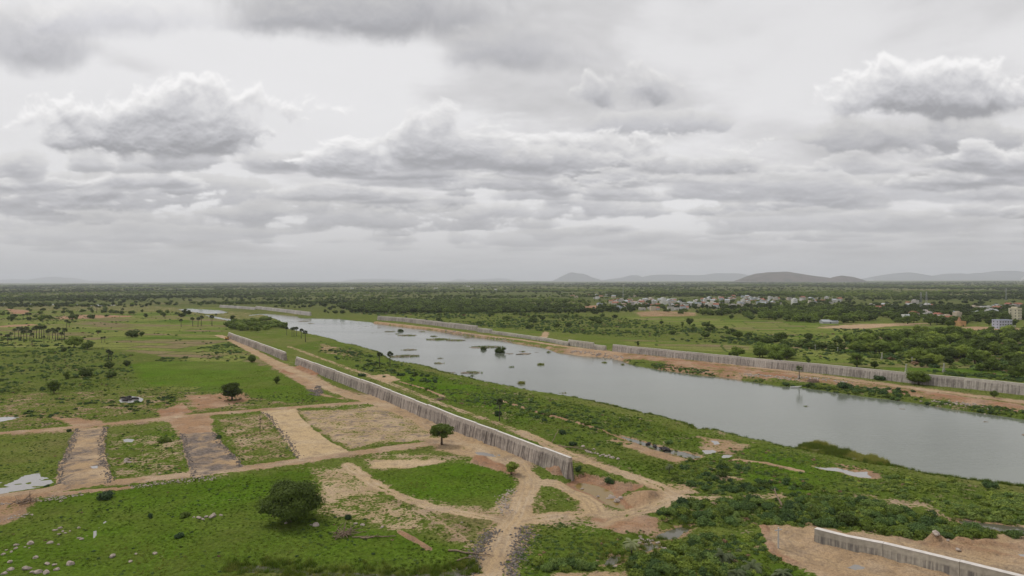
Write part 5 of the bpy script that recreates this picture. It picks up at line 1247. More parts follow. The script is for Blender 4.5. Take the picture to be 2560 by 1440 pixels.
islet_reed([(1993, 1117), (2010, 1110), (2040, 1108), (2075, 1118), (2095, 1128), (2140, 1135), (2180, 1146), (2215, 1158), (2225, 1164), (2190, 1166), (2140, 1156), (2090, 1146), (2040, 1134), (2010, 1130)], 'long yellow green reed bed lying off the near bank', 1500)
# ------------------------------------------------------------------ stones
def rock_mesh(seed, material, sub=ICO2, flat=.62):
    rng = np.random.default_rng(seed); V, T = sub; d = rng.normal(0, 1, (14, 3)); d /= np.linalg.norm(d, axis=1)[:, None]; off = rng.uniform(.55, .95, 14)
    P = V.copy()
    for a, o_ in zip(d, off):
        s = P @ a; P = P - np.maximum(s - o_, 0)[:, None] * a
    P = P * (1 + .06 * rng.normal(0, 1, (len(P), 1))) * (1, rng.uniform(.65, .9), flat)
    return mk_mesh('boulder', P, [T], material)
ROCKS = [rock_mesh(700 + q, M['rock'], ICO2, .5 + .08 * (q % 3)) for q in range(6)]
def boulder(u, v, w, label, group=None, q=None, z=None, zsc=1.0):
    x, y = px(u, v); r = w / F * y / 2; q = RN.integers(6) if q is None else q
    h = H1(x, y) if z is None else z
    tag(obj('boulder', ROCKS[q], None, (x, y, h + r * .16), RN.uniform(0, 6.28), (r, r, r * zsc)), label, 'rock', group)
BO = [(310, 1115, 80), (500, 1110, 70), (585, 1125, 40), (550, 985, 60), (600, 960, 50), (625, 995, 40), (590, 1020, 40), (655, 1010, 40), (700, 990, 35), (790, 957, 40), (790, 1060, 45), (815, 1070, 50),
      (475, 1325, 70), (540, 1335, 60), (270, 1370, 100), (460, 1410, 90), (570, 1380, 70), (380, 1405, 100), (320, 1400, 60), (95, 1310, 75), (45, 1420, 70), (105, 1380, 70), (360, 1260, 60), (290, 1165, 25), (250, 1150, 30), (165, 1130, 60), (155, 1165, 50), (60, 1180, 40), (110, 1200, 44), (30, 1225, 50)]
for (a, b, w) in BO: boulder(a / 4, 1080 + b / 4, w / 4, ('small' if w < 45 else ('middling' if w < 65 else 'large')) + ' grey brown boulder in the stony corner of the lower meadow', 'boulders in the stony meadow corner')
for (a, b, w, l) in ((1130, 1245, 90, 'large lone boulder in the smooth lower meadow'), (705, 1320, 95, 'flat-faced boulder apart from the meadow boulder group'), (1305, 1295, 55, 'small flat pale stone in the grass near the reeds'), (1550, 1215, 60, 'flat grey stone right of the large lone boulder'), (1360, 1215, 35, 'tiny pale stone between lone boulder and flat grey stone'),
                     (605, 700, 40, 'orange brown stone at the bottom of the track bank'), (1595, 425, 40, 'white stone on the grass beside the lower track')):
    boulder(a / 4, 1080 + b / 4, w / 4, l)
for (a, b, w) in ((1270, 285, 70), (1255, 305, 55), (1290, 310, 50)): boulder(a / 4, 1080 + b / 4, w / 4, 'grey boulder of the heap between the causeways', 'boulder heap between causeways')
for (a, b, w) in ((1990, 860, 70), (2060, 850, 60), (2120, 850, 90), (2140, 825, 50), (1940, 855, 30), (2030, 875, 50), (2210, 830, 45)): boulder(a / 4, 1080 + b / 4, w / 4, 'pale rock of the outcrop left of the large tree', 'pale outcrop in the meadow')
for (a, b, w, l) in ((595, 940, 85, 'tilted pinkish rock on the slope below the large tree'), (550, 932, 40, 'small stone beside the tilted pinkish rock'), (300, 905, 45, 'rock in the shade of the large tree'), (995, 915, 52, 'pale rock beside the blue green bush'), (1065, 935, 58, 'flat pale rock below the sandy slope'), (1260, 955, 50, 'upright rock at the top of the meadow slope'), (2058, 905, 34, 'white stone beside the thin footpath')):
    boulder(640 + a / 4, 1080 + b / 4, w / 4, l)
for (a, b, w) in ((760, 200, 50), (790, 215, 55), (830, 210, 45), (860, 222, 45), (900, 232, 42), (940, 250, 48), (970, 238, 40), (1010, 262, 60), (1060, 276, 50), (820, 172, 45), (740, 190, 40), (880, 245, 40), (985, 255, 40), (920, 226, 36)):
    boulder(1280 + a / 4, 1080 + b / 4, w / 4, 'broken pale slab in the row beyond the wall end', 'row of broken slabs')
for (a, b, w, l) in ((710, 150, 50, 'pale slab apart above the row of broken slabs'), (860, 592, 52, 'pale stone lying in the muddy pond'), (700, 518, 40, 'stone in the water beside the wall end'), (1030, 1312, 60, 'flat wet stone in the lowest creek pool')):
    boulder(1280 + a / 4, 1080 + b / 4, w / 4, l, None, None, -1.45 if 500 < b < 600 else None)
for q in range(34):
    RW = RN.uniform(26, 50) / 4; a, b = RN.uniform(1255, 1545), 0; b = 1030 + (a - 1255) * .26 + RN.uniform(-20, 42); boulder(1280 + a / 4, 1080 + b / 4, RW, ('small' if RW < 8.5 else ('middling' if RW < 10.5 else 'large')) + ' reddish brown boulder of the creek stepping stones', 'creek stepping stones')
for (a, b, w) in ((1000, 600, 110), (1050, 640, 90), (960, 605, 60), (1090, 615, 70)): boulder(1280 + a / 4, 1080 + b / 4, w / 4, 'pale rock of the outcrop in the pit', 'outcrop in the pit')
for (a, b, w, l) in ((1685, 1120, 110, 'smooth brown boulder on the churned earth behind the low wall'), (1900, 1195, 70, 'second brown boulder on the churned earth'), (1800, 1150, 50, 'small brown boulder between the two earth boulders'), (2205, 1030, 60, 'pale rubble stone at the thicket edge')):
    boulder(1920 + a / 4, 1080 + b / 4, w / 4, l, None, None, None, 1.2)
# rubble too small to pick apart, along the causeway edges and the entry track
def rubble(lines, name, label, material, per_m, size, spread, extra=None):
    V = []; T = []; k = 0; iv, it = ICO1
    for Pl in lines:
        seg = np.linalg.norm(np.diff(Pl, axis=0), axis=1); cum = np.concatenate([[0], np.cumsum(seg)]); n = int(cum[-1] * per_m)
        s = RN.uniform(0, cum[-1], n); X = np.interp(s, cum, Pl[:, 0]) + RN.normal(0, spread, n); Y = np.interp(s, cum, Pl[:, 1]) + RN.normal(0, spread, n); Z, _ = terrain(X, Y)
        for x, y, z in zip(X, Y, Z):
            r = RN.uniform(*size); v = iv * (1 + .22 * RN.normal(0, 1, (len(iv), 1))) * r * (1, RN.uniform(.6, 1), RN.uniform(.5, .85))
            a = RN.uniform(0, 6.28); ca, sa = math.cos(a), math.sin(a); v = np.c_[v[:, 0] * ca - v[:, 1] * sa, v[:, 0] * sa + v[:, 1] * ca, v[:, 2]]
            V.append(v + (x, y, z + r * .1)); T.append(it + k); k += len(iv)
    o = obj(name, mk_mesh(name, np.concatenate(V), [np.concatenate(T)], material)); tag(o, label, 'rubble', kind='stuff')
edges = []
for P, a, b, z, r, g in CAUSE: edges += [a, b]
rubble([edges[0], edges[1], edges[2], edges[3], edges[4]], 'causeway_rubble', 'dark broken stone along the causeway edges', M['darkrock'], 4.5, (.08, .36), .6)
rubble([pxs([(1318, 1322), (1306, 1350), (1296, 1380), (1284, 1410), (1272, 1450)]), pxs([(1232, 1328), (1204, 1365), (1180, 1400), (1152, 1440)]), pxs([(795, 965), (800, 985), (775, 975)]), pxs([(780, 985), (800, 990)])], 'track_rubble', 'dark stone rubble on the shoulders of entry track', M['darkrock'], 18, (.10, .36), 1.0)
rubble([pxs([(1280, 1225), (1265, 1245), (1262, 1270), (1268, 1285)]), pxs([(0, 1262), (60, 1256), (130, 1248), (200, 1240)]), pxs([(0, 1310), (20, 1300), (60, 1290)]), pxs([(330, 1220), (420, 1208), (540, 1196)])], 'pale_rubble', 'pale loose stones along tracks and meadow edges', M['rock'], 7, (.12, .36), .9)
rubble([pxs([(1100, 828), (1190, 842), (1280, 855)], -1.5), pxs([(1430, 880), (1500, 888), (1560, 896)], -1), pxs([(1990, 945), (2060, 950), (2120, 958)]), pxs([(2330, 1000), (2400, 1008), (2480, 1018)]), pxs([(1860, 935), (1930, 942), (1990, 950)])], 'shore_rubble', 'broken stone along the far river shore', M['rock'], 3.0, (.3, .8), 2.2)
# ------------------------------------------------------------------ islets in the river
def islet(u, v, w, h, veg, label, group=None, tint=.6):
    x, y = px(u, v, ZW); W = w / F * y / 2; root = thing('islet', label, 'islet', (x, y, ZW), RN.uniform(-.3, .3))
    iv, it = ICO2; rng = np.random.default_rng(int(u * 7 + v)); asp = rng.uniform(.45, .7)
    Vr = []; Tr = []; k = 0
    for q in range(3 + int(W > 3) * 3):
        cxq, cyq, r = rng.uniform(-.62, .62) * W, rng.uniform(-.3, .3) * W, W * rng.uniform(.25, .5)
        Vr.append(iv * (1 + .18 * rng.normal(0, 1, (len(iv), 1))) * (r * 1.15, r * .6, min(.6, r * .28)) + (cxq, cyq, -.05)); Tr.append(it + k); k += len(iv)
    obj('rock', mk_mesh('rock', np.concatenate(Vr), [np.concatenate(Tr)], M['islerock']), root)
    if veg:
        n = int(14 * veg * max(1, W)); V = []; T = []; k = 0
        for q in range(n):
            co = np.empty(len(REED[0].vertices) * 3, np.float32); REED[q % 3].vertices.foreach_get('co', co); co = co.reshape(-1, 3)[:36]
            s = rng.uniform(.3, 1.0) * h; V.append(co * s + (np.clip(rng.normal(0, .42), -.95, .95) * W, rng.normal(0, .22) * W, .05)); T.append(np.arange(36).reshape(-1, 3) + k); k += 36
        f = obj('vegetation', mk_mesh('vegetation', np.concatenate(V), [np.concatenate(T)], M['grass']), root); f['tint'] = tint; f['kind'] = 'stuff'
IG = 'small grassy islets in the river'; IR = 'bare rocks in the river'
for (a, b, w, hh, vg) in ((1340, 437, 110, 1.2, 1), (1510, 475, 180, 1.4, 1.2), (1660, 438, 70, 1, 1), (1775, 485, 80, 1.4, 1.4), (1820, 516, 240, 1.8, 1.4), (1995, 525, 190, 1.5, 1.3), (2120, 500, 90, 1.2, 1.2), (1525, 620, 160, 1, .8), (1825, 755, 110, 1.2, .8), (1840, 705, 70, 1, .6), (480, 333, 130, .9, .8), (550, 356, 70, .9, .8), (1410, 460, 40, 1.2, 1)):
    islet(640 + a / 4, 720 + b / 4, w / 4, hh, vg, 'small grassy rock islet among others in the river', IG, RN.uniform(.45, .85)); 
for o in bpy.data.objects:
    if o.name.startswith('islet'): o['group'] = IG
islet(1215, 868, 88, 1.6, 1.2, 'wooded islet with dark trees in mid river', None, .4); islet(1010, 891, 74, 1.6, 1.3, 'long grassy islet joined to the near shore', None, .7)
islet(1180, 932, 52, 1.5, 1.0, 'islet with a tiny palm in the near water', None, .6); islet(1125, 932, 24, .8, .3, 'flat pale islet off the near bank', None, .6)
islet(1351, 912, 19, 1.6, 2.0, 'round tussock islet alone in open water', None, .8); islet(1302, 959, 19, 1.9, 2.2, 'pair of brown tussocks close to the near bank', None, .95); islet(1279, 918, 14, 1.1, .8, 'small dark islet with tuft', None, .5)
islet(1409, 983, 20, .9, .5, 'reddish rock islet beside the near bank', None, .9); islet(1304, 885, 46, .6, .2, 'long flat dark rock shelf in mid river', None, .5); islet(1307, 879, 18, .9, .8, 'low grassy islet above the dark rock shelf', None, .6); islet(1371, 881, 10, 1.4, 1.6, 'tiny tussock near the rocky spit', None, .7)
islet(1511, 907, 16, 1.2, 1.5, 'tussock islet close to the far shore', None, .75); islet(1556, 912, 9, 1.2, 1.5, 'small tussock beside the far shore point', None, .8); islet(2016, 1016, 14, .8, .8, 'lone green topped rock in the wide water', None, .6); islet(2251, 1022, 26, .3, 0, 'flat reddish rock just above the wide water', None, .6)
islet(2467, 1054, 24, .3, 0, 'dark flat rock near the right water', None, .6); islet(2556, 1087, 34, .4, 0, 'rock shelf in the water below the right bank', None, .6)
for (a, b, w) in ((875, 407, 24), (1100, 384, 36), (1170, 390, 22), (1220, 399, 50), (1160, 450, 34), (1215, 441, 34), (1045, 400, 30), (1090, 433, 30), (1020, 382, 24), (1330, 466, 34), (1680, 503, 24), (1850, 450, 30), (2070, 572, 16), (2180, 620, 18), (2330, 740, 24), (2260, 745, 16), (2420, 855, 24), (2500, 655, 60), (2540, 658, 80), (2110, 532, 24), (1620, 470, 16), (1745, 697, 24)):
    islet(640 + a / 4, 720 + b / 4, w / 4, .5, 0, 'small bare dark rock breaking the river surface', IR)
for (a, b, w) in ((245, 645, 50), (280, 682, 26), (320, 663, 20), (860, 747, 26), (830, 748, 14), (965, 757, 18), (1000, 763, 20), (258, 951, 38), (428, 739, 20), (1508, 835, 26), (2150, 1352, 32)):
    islet(1280 + a / 4, 720 + b / 4, w / 4, .5, 0, 'small bare dark rock breaking the river surface', IR)
for o in bpy.data.objects:
    if o.name.startswith('islet') and o.get('label', '').startswith('small bare dark'): o['group'] = IR
# ------------------------------------------------------------------ dead wood
def log(u, v, length, ang, label, branches=2, r=.16, tilt=0.0, seed=0, group=None):
    x, y = px(u, v); rng = np.random.default_rng(seed); mb = MB(); pts = [np.array([t * length - length / 2, rng.normal(0, .15), .15 + rng.normal(0, .05) + tilt * t * length]) for t in np.linspace(0, 1, 6)]
    mb.tube(pts, np.linspace(r, r * .45, 6), 7)
    for b in range(branches):
        p = pts[rng.integers(2, 6)]; d = np.array([rng.uniform(.3, 1), rng.choice([-1, 1]) * rng.uniform(.4, 1), rng.uniform(.0, .6)]) * length * .22
        mb.tube([p, p + d * .5 + rng.normal(0, .1, 3), p + d], [r * .5, r * .35, r * .12], 5)
    tag(obj('fallen_log', mb.mesh('fallen_log', M['deadwood'], True), None, (x, y, H1(x, y) + .05), ang), label, 'log', group)
log(910, 1345, 5.0, .1, 'crooked dead branch lying left in the green meadow', 3, .14, 0, 1); log(946, 1345, 7.5, .12, 'longer bent dead branch in the green meadow', 3, .17, 0, 2); log(895, 1332, 4.0, 0, 'straight stick between brush pile and branches', 1, .09, 0, 3)
log(1172, 1385, 9, -.35, 'long dead trunk against the entry track rubble', 2, .2, .03, 4); log(1170, 1393, 5, .5, 'short dead trunk under the long one', 1, .16, 0, 5)
log(1435, 1122, 12, -.6, 'fallen brown trunk on the riverside strip', 2, .2, .0, 6); log(1388, 1103, 6, 1.1, 'leaning dead stake beside the riverside strip', 0, .13, .55, 7); log(1450, 1120, 5, -.8, 'thin fallen limb beside the brown trunk', 1, .1, .05, 8)
log(1990, 1277, 8, -.5, 'bleached fallen tree in the hollow thicket', 4, .18, .05, 9); log(1945, 1262, 4.5, 1.6, 'dead stump pole standing at the path end', 1, .25, .7, 10)
def brush_pile(u, v, W, label, n=40):
    x, y = px(u, v); rng = np.random.default_rng(int(u)); mb = MB(); 
    for i in range(n):
        a = rng.uniform(0, 6.28); r = rng.uniform(0, W * .5); p = np.array([r * math.cos(a), r * math.sin(a), .1]); d = np.array([*rng.normal(0, 1, 2), rng.uniform(.1, .6)]); d /= np.linalg.norm(d)
        l = rng.uniform(.4, 1.1) * W * .55; mb.tube([p - d * l * .3 + (0, 0, .3), p + d * l * .5 + (0, 0, .4), p + d * l + rng.normal(0, .12, 3) + (0, 0, .3)], [.11, .08, .03], 5)
    tag(obj('brush_pile', mb.mesh('brush_pile', M['deadwood'], True), None, (x, y, H1(x, y))), label, 'brush pile')
brush_pile(858, 1338, 5.0, 'heap of dead roots and branches on the meadow'); brush_pile(1100, 1000, 6, 'grey brush heap behind the long wall', 30); brush_pile(60, 1262, 5, 'dark brush heap on the broken track bank', 26)
# ------------------------------------------------------------------ poles, masts
def pole_single(u, v0, v1, label, group=None):
    x, y, h = pxh(u, v0, v1); root = thing('utility_pole', label, 'utility pole', (x, y, H1(x, y) - .3), .4, 1, group); mb = MB(); mb.tube([(0, 0, 0), (0, 0, h + .3)], [.22, .14], 6); obj('post', mb.mesh('post', M['pole']), root)
    mb = MB(); mb.box(-.9, .9, -.06, .06, h - .3, h - .12); obj('crossarm', mb.mesh('crossarm', M['metal']), root)
def pole_a(u, v0, v1, label, group=None):
    x, y, h = pxh(u, v0, v1); root = thing('utility_pole', label, 'utility pole', (x, y, H1(x, y) - .3), .3, 1, group)
    for s, t in ((-1, 0), (1, 0), (0, 1)):
        mb = MB(); mb.tube([(s * h * .14, t * h * .2, 0), (s * .1, t * .1, h + .3)], [.2, .13], 6); obj('post', mb.mesh('post', M['pole']), root)
    mb = MB(); mb.box(-.9, .9, -.06, .06, h - .3, h - .12); obj('crossarm', mb.mesh('crossarm', M['metal']), root)
GP, GA = 'single poles across the paddies', 'braced poles behind the far wall'
for (a, t, b) in ((1440, 685, 757), (697, 590, 645), (472, 565, 622), (2140, 745, 792)): pole_single(1920 + a / 4, 720 + b / 4, 720 + t / 4, 'pale single concrete power pole standing in the paddies', GP)
for (a, t, b) in ((1140, 645, 716), (1760, 750, 842), (1382, 760, 842)): pole_a(1920 + a / 4, 720 + b / 4, 720 + t / 4, 'braced concrete power pole behind the far wall', GA)
pole_single(1946, 1372, 1320, 'grey twin power pole on the bare earth bend'); x, y, h = pxh(1949, 1371, 1326)
def mast(u, v0, v1, label):
    x, y, h = pxh(u, v0, v1); root = thing('lattice_mast', label, 'mast', (x, y, H1(x, y)), .5); b = h * .055; t = h * .02
    for sx_, sy_ in ((-1, -1), (1, -1), (1, 1), (-1, 1)):
        mb = MB(); mb.tube([(sx_ * b, sy_ * b, -.3), (sx_ * t, sy_ * t, h)], [.16, .12], 4); obj('leg', mb.mesh('leg', M['metal']), root)
    mb = MB(); lv = np.linspace(0, 1, 10)
    for i in range(9):
        w0, w1 = b + (t - b) * lv[i], b + (t - b) * lv[i + 1]; z0, z1 = h * lv[i], h * lv[i + 1]; c0 = [(-w0, -w0), (w0, -w0), (w0, w0), (-w0, w0)]; c1 = [(-w1, -w1), (w1, -w1), (w1, w1), (-w1, w1)]
        for q in range(4):
            mb.tube([(*c0[q], z0), (*c1[(q + 1) % 4], z1)], [.07, .07], 3); mb.tube([(*c1[q], z1), (*c1[(q + 1) % 4], z1)], [.07, .07], 3)
    obj('bracing', mb.mesh('bracing', M['metal']), root)
    mb = MB()
    for q in range(6): mb.box(-t - .5, -t - .2, -.3, .3, h * (.86 if q % 2 else .94), h * (.86 if q % 2 else .94) + 1.8, q * 1.05)
    obj('antenna_panel', mb.mesh('antenna_panel', M['cope']), root)
mast(2302, 775, 731, 'darker lattice telecom mast above the town trees'); mast(2316, 768, 729, 'paler lattice telecom mast beside the darker one'); mast(2515, 752, 721, 'distant lattice mast in the hazy woodland')
mast(1558, 745, 712, 'thin lattice mast left of the village')
# ------------------------------------------------------------------ houses
def hmat(c): 
    key = 'paint_%d_%d_%d' % tuple(int(v * 100) for v in c)
    if key not in M: M[key] = mat('wall_paint', c, .9, .12, .3)
    return M[key]
M['roofgrey'] = mat('roof_cement', (.30, .285, .27), .95, .2, .3); M['roofred'] = mat('roof_tile', (.28, .13, .09), .9, .2, .5); M['tin'] = mat('tin_roof', (.36, .38, .40), .5, .15, .4)
def windows(root, faces, m_=None):
    for (x, y, z, w, h, ax) in faces:
        mb = MB()
        if ax == 'y': mb.box(x - w / 2, x + w / 2, y - .12, y + .05, z, z + h)
        else: mb.box(x - .05, x + .12, y - w / 2, y + w / 2, z, z + h)
        wdw = obj('window', mb.mesh('window', M['glass']), root)
        mb = MB()
        if ax == 'y': mb.box(x - w / 2 - .15, x + w / 2 + .15, y - .45, y + .03, z + h + .1, z + h + .25)
        else: mb.box(x - .03, x + .45, y - w / 2 - .15, y + w / 2 + .15, z + h + .1, z + h + .25)
        obj('sunshade', mb.mesh('sunshade', M['cope']), wdw)
def house(x, y, rz, w, d, h, c, label, group=None, detail=False, top=True, roof='flat', seed=0, floors=None):
    rng = np.random.default_rng(seed); root = thing('house', label, 'house', (x, y, H1(x, y) - .2), rz, 1, group)
    mb = MB(); mb.box(-w / 2, w / 2, -d / 2, d / 2, 0, h); obj('wall', mb.mesh('wall', hmat(c)), root)
    mb = MB()
    if roof == 'flat':
        mb.box(-w / 2 - .3, w / 2 + .3, -d / 2 - .3, d / 2 + .3, h + .003, h + .2)
        for (a0, a1, b0, b1) in ((-w / 2, w / 2, -d / 2, -d / 2 + .2), (-w / 2, w / 2, d / 2 - .2, d / 2), (-w / 2, -w / 2 + .2, -d / 2 + .2, d / 2 - .2), (w / 2 - .2, w / 2, -d / 2 + .2, d / 2 - .2)): mb.box(a0, a1, b0, b1, h + .203, h + 1.0)
        r = obj('roof', mb.mesh('roof', hmat(tuple(min(.75, v * 1.05) for v in c))), root)
        if top:
            mb = MB(); mb.box(-w * .1, w * .35, -d * .1, d * .4, h + .21, h + 2.6); obj('stair_room', mb.mesh('stair_room', hmat(c)), r)
            if rng.uniform() < .6: mb = MB(); mb.tube([(-w * .3, d * .2, h + .2), (-w * .3, d * .2, h + 1.9)], [.7, .7], 8); obj('water_tank', mb.mesh('water_tank', M['darkrock']), r)
    else:
        V = [(-w / 2 - .4, -d / 2 - .5, h), (w / 2 + .4, -d / 2 - .5, h), (w / 2 + .4, d / 2 + .5, h), (-w / 2 - .4, d / 2 + .5, h), (-w / 2 - .4, 0, h + d * .28), (w / 2 + .4, 0, h + d * .28)]
        mb.add(V, [(0, 1, 5, 4), (2, 3, 4, 5), (3, 2, 1, 0)], [(0, 4, 3), (1, 2, 5)]); obj('roof', mb.mesh('roof', M['roofred' if roof == 'tile' else 'tin']), root)
    fl = floors or max(1, round(h / 3.2))
    if detail:
        fs = []
        nw = max(2, int(w / 3)); nd = max(1, int(d / 4))
        for f in range(fl):
            for i in range(nw): fs.append((-w / 2 + w * (i + .5) / nw, -d / 2, f * h / fl + 1.1, 1.3, 1.3, 'y'))
            for i in range(nd): fs.append((-w / 2 - .06, -d / 2 + d * (i + .5) / nd, f * h / fl + 1.1, 1.2, 1.3, 'x'))
        windows(root, fs)
    else:
        mb = MB(); mb.box(-.55, .55, -d / 2 - .08, -d / 2 + .05, .2, 2.2); obj('door', mb.mesh('door', M['glass']), root)
    return root
WH = [(.58, .57, .54), (.52, .51, .49), (.64, .63, .61), (.46, .44, .41), (.50, .43, .34), (.43, .46, .50), (.54, .49, .41), (.38, .35, .33)]
COLN = ['white', 'off white', 'bright white', 'beige', 'tan', 'pale blue', 'cream', 'grey']
def cluster(poly, n, label, group, hs=(3.4, 6.8), seed=0, cols=WH):
    rng = np.random.default_rng(seed); pts = rand_in(pxs(poly), n * 3, rng); used = []
    for (x, y) in pts:
        if all((x - a) ** 2 + ((y - b) * .8) ** 2 > 10.5 ** 2 for a, b in used):
            used.append((x, y)); h = float(rng.choice([hs[0], hs[0], hs[1]])) * rng.uniform(.9, 1.1)
            ci = int(rng.integers(len(cols))); rf = str(rng.choice(['flat', 'flat', 'flat', 'tile', 'tin'])); tp = bool(rng.uniform() < .5); wd = rng.uniform(8, 14)
            lb = f"{'wide' if wd > 11 else 'narrow'} {COLN[ci]} {'two' if h > 5 else 'one'} storey {'red tiled' if rf == 'tile' else ('tin roofed' if rf == 'tin' else ('flat roofed' if not tp else 'roof room'))} house {label.split(' house ')[1]}"
            house(x, y, rng.uniform(-.35, .35) + rng.choice([0, 1.57]), wd, rng.uniform(7, 11), h, cols[ci], lb, group, False, tp, rf, int(rng.integers(1e6)))
            if len(used) >= n: return
cluster([(1490, 763), (1560, 752), (1700, 750), (1720, 775), (1640, 779), (1560, 776)], 90, 'small pale house in the main cluster of the village', 'main village cluster', seed=1)
cluster([(1720, 752), (1860, 742), (1950, 748), (1960, 762), (1880, 770), (1780, 774), (1725, 770)], 76, 'small pale house in the eastern half of the village', 'eastern village houses', seed=2)
cluster([(1960, 748), (2080, 745), (2110, 757), (2000, 765)], 20, 'pale house in the loose row past the village', 'loose row past the village', seed=3)
cluster([(1395, 742), (1520, 738), (1600, 742), (1500, 750)], 14, 'tiny pale house in the woodland before the village', 'houses in the woodland', seed=4)
cluster([(2170, 766), (2280, 757), (2340, 765), (2300, 775), (2180, 772)], 14, 'cream house in the trees west of the masts', 'houses below the masts', seed=5)
cluster([(2430, 776), (2540, 765), (2560, 780), (2530, 792), (2440, 795)], 30, 'pale flat roofed house in the crowded town block', 'crowded town block', seed=6)
cluster([(2250, 795), (2300, 786), (2400, 790), (2390, 798), (2300, 800)], 14, 'pale low house on the near edge of town', 'near edge town houses', seed=7)
for (u, v) in ((1000, 728), (1090, 722), (1170, 717), (1180, 725), (880, 722), (1240, 726), (1660, 711), (15, 721), (95, 718), (290, 716)):
    x, y = px(u, v); house(x, y, RN.uniform(-.3, .3), RN.uniform(16, 30), 12, 7, WH[2], 'lone white building far out on the wooded plain', 'far white buildings', False, False)
def ph(u, v, w_px, h_px): x, y = px(u, v); return x, y, w_px / F * y, h_px / F * y
x, y, w, h = ph(2513, 822, 36, 21); house(x, y + 5, .12, w, 10, h, (.40, .42, .50), 'blue grey three storey building with rows of windows', None, True, False, floors=3)
x, y, w, h = ph(2546, 800, 22, 28); house(x, y + 6, .55, w, 11, h, (.58, .53, .40), 'tall yellow building at the right edge of town', None, True, True, floors=4)
x, y, w, h = ph(2408, 816, 17, 11); r_ = house(x, y + 5, .2, w, 8, h, (.48, .29, .14), 'orange temple with a small stepped tower', None, False, False)
mb = MB()
for q in range(4): mb.box(-w / 2 + .3 + q * .35, -w / 2 + 3.6 - q * .35, -2.0 + q * .35, 1.3 - q * .35, h + .3 + q * 1.3, h + 1.6 + q * 1.3 - .003)
obj('tower', mb.mesh('tower', hmat((.42, .24, .16))), r_)
x, y, w, h = ph(2345, 799, 32, 8); house(x, y + 5, .1, w, 10, h, (.52, .30, .24), 'long pink school building with dark window openings', None, True, False, floors=1)
x, y, w, h = ph(2322, 790, 14, 11); house(x, y + 5, .1, w, 9, h, (.55, .33, .25), 'salmon pink house behind the long pink building', None, True, False, floors=2)
x, y, w, h = ph(2277, 795, 30, 7); house(x, y + 5, -.1, w, 10, h, (.66, .66, .62), 'long white building left of the pink school', None, True, False, floors=1)
x, y, w, h = ph(1988, 763, 11, 15); house(x, y + 5, .1, w, 10, h, (.70, .70, .68), 'tall white block standing above the village row', None, True, True, floors=4)
x, y, w, h = ph(2076, 809, 40, 5); house(x, y + 4, .06, w, 9, h, (.40, .40, .40), 'long low shed with grey tin roof by bare field', None, False, False, 'tin')
x, y, w, h = ph(2494, 812, 9, 8); house(x, y, .1, w, 4, h * .4, (.34, .55, .47), 'tiny mint green shrine beside the bare field', None, False, False, 'tin')
x, y, w, h = ph(2526, 817, 26, 5); house(x, y + 3, .1, w, 7, h, (.60, .55, .50), 'cream veranda house in front of the blue grey building', None, False, False)
# long white factory roof near the hills
x, y = px(2175, 701.6); house(x, y, 0, 260, 60, 14, (.72, .72, .72), 'very long white factory shed at the foot of hills', None, False, False, 'tin')
# ------------------------------------------------------------------ small things by the river
x, y = px(1990, 969, ZW); root = thing('boat', 'slim white boat moored at the far shore', 'boat', (x, y, ZW), .25)
V = []; n = 9
for t in np.linspace(-1, 1, n):
    wd = .75 * (1 - abs(t) ** 2.5) + .04
    for (f, z) in ((-1, .55), (-.7, 0), (.7, 0), (1, .55)): V.append((t * 3.6, f * wd, z + .25 * t * t))
Q = [(i * 4 + j, i * 4 + j + 1, i * 4 + 5 + j, i * 4 + 4 + j) for i in range(n - 1) for j in range(3)]
M['boat'] = mat('white_boat_paint', (.75, .74, .72), .5)
obj('hull', mk_mesh('hull', V, [np.array(Q)], M['boat']), root)
for t in (-1.2, 0, 1.2): mb = MB(); mb.box(t - .12, t + .12, -.6, .6, .38, .45); obj('thwart', mb.mesh('thwart', M['boat']), root)
x, y = px(2033, 954); mb = MB(); V = []; Q = []; n = 24
for q in range(n):
    a = 2 * math.pi * q / n
    for (r, z) in ((2.9, -.4), (2.9, 1.1), (2.4, 1.1), (2.4, -.4)): V.append((r * math.cos(a), r * math.sin(a), z))
Q = [(q * 4 + j, ((q + 1) % n) * 4 + j, ((q + 1) % n) * 4 + (j + 1) % 4, q * 4 + (j + 1) % 4) for q in range(n) for j in range(4)]
root = thing('well', 'round open stone well on the far river bank', 'well', (x, y, H1(x, y))); obj('curb', mk_mesh('curb', V, [np.array(Q)], mat('well_stone', (.22, .15, .12), .9, .3, 1.5)), root)
mb = MB(); mb.tube([(0, 0, -.3), (0, 0, -.1)], [2.35, 2.35], 20); obj('well_water', mb.mesh('well_water', M['pool']), root)
# digger parked at the far end of the detached wall
x, y = px(568, 849); root = thing('digger', 'small yellow digger with dark tracks parked at the detached wall', 'digger', (x, y, H1(x, y)), .3)
M['yellow'] = mat('machine_yellow', (.45, .26, .05), .5, .2, 1); M['rubber'] = mat('track_rubber', (.05, .03, .028), .8)
for s in (-1, 1): mb = MB(); mb.box(-1.9, 1.9, s * 1.2 - .3, s * 1.2 + .3, .05, .9); obj('track', mb.mesh('track', M['rubber']), root)
mb = MB(); mb.box(-1.7, 1.2, -1.15, 1.15, .95, 1.9); mb.box(-1.7, -.6, -1.15, 1.15, 1.903, 2.4); obj('body', mb.mesh('body', M['yellow']), root)
mb = MB(); mb.box(.0, 1.2, .2, 1.1, 1.903, 3.0); cb = obj('cab', mb.mesh('cab', M['glass']), root); mb = MB(); mb.box(-.05, 1.25, .15, 1.15, 3.003, 3.1); obj('cab_roof', mb.mesh('cab_roof', M['yellow']), cb)
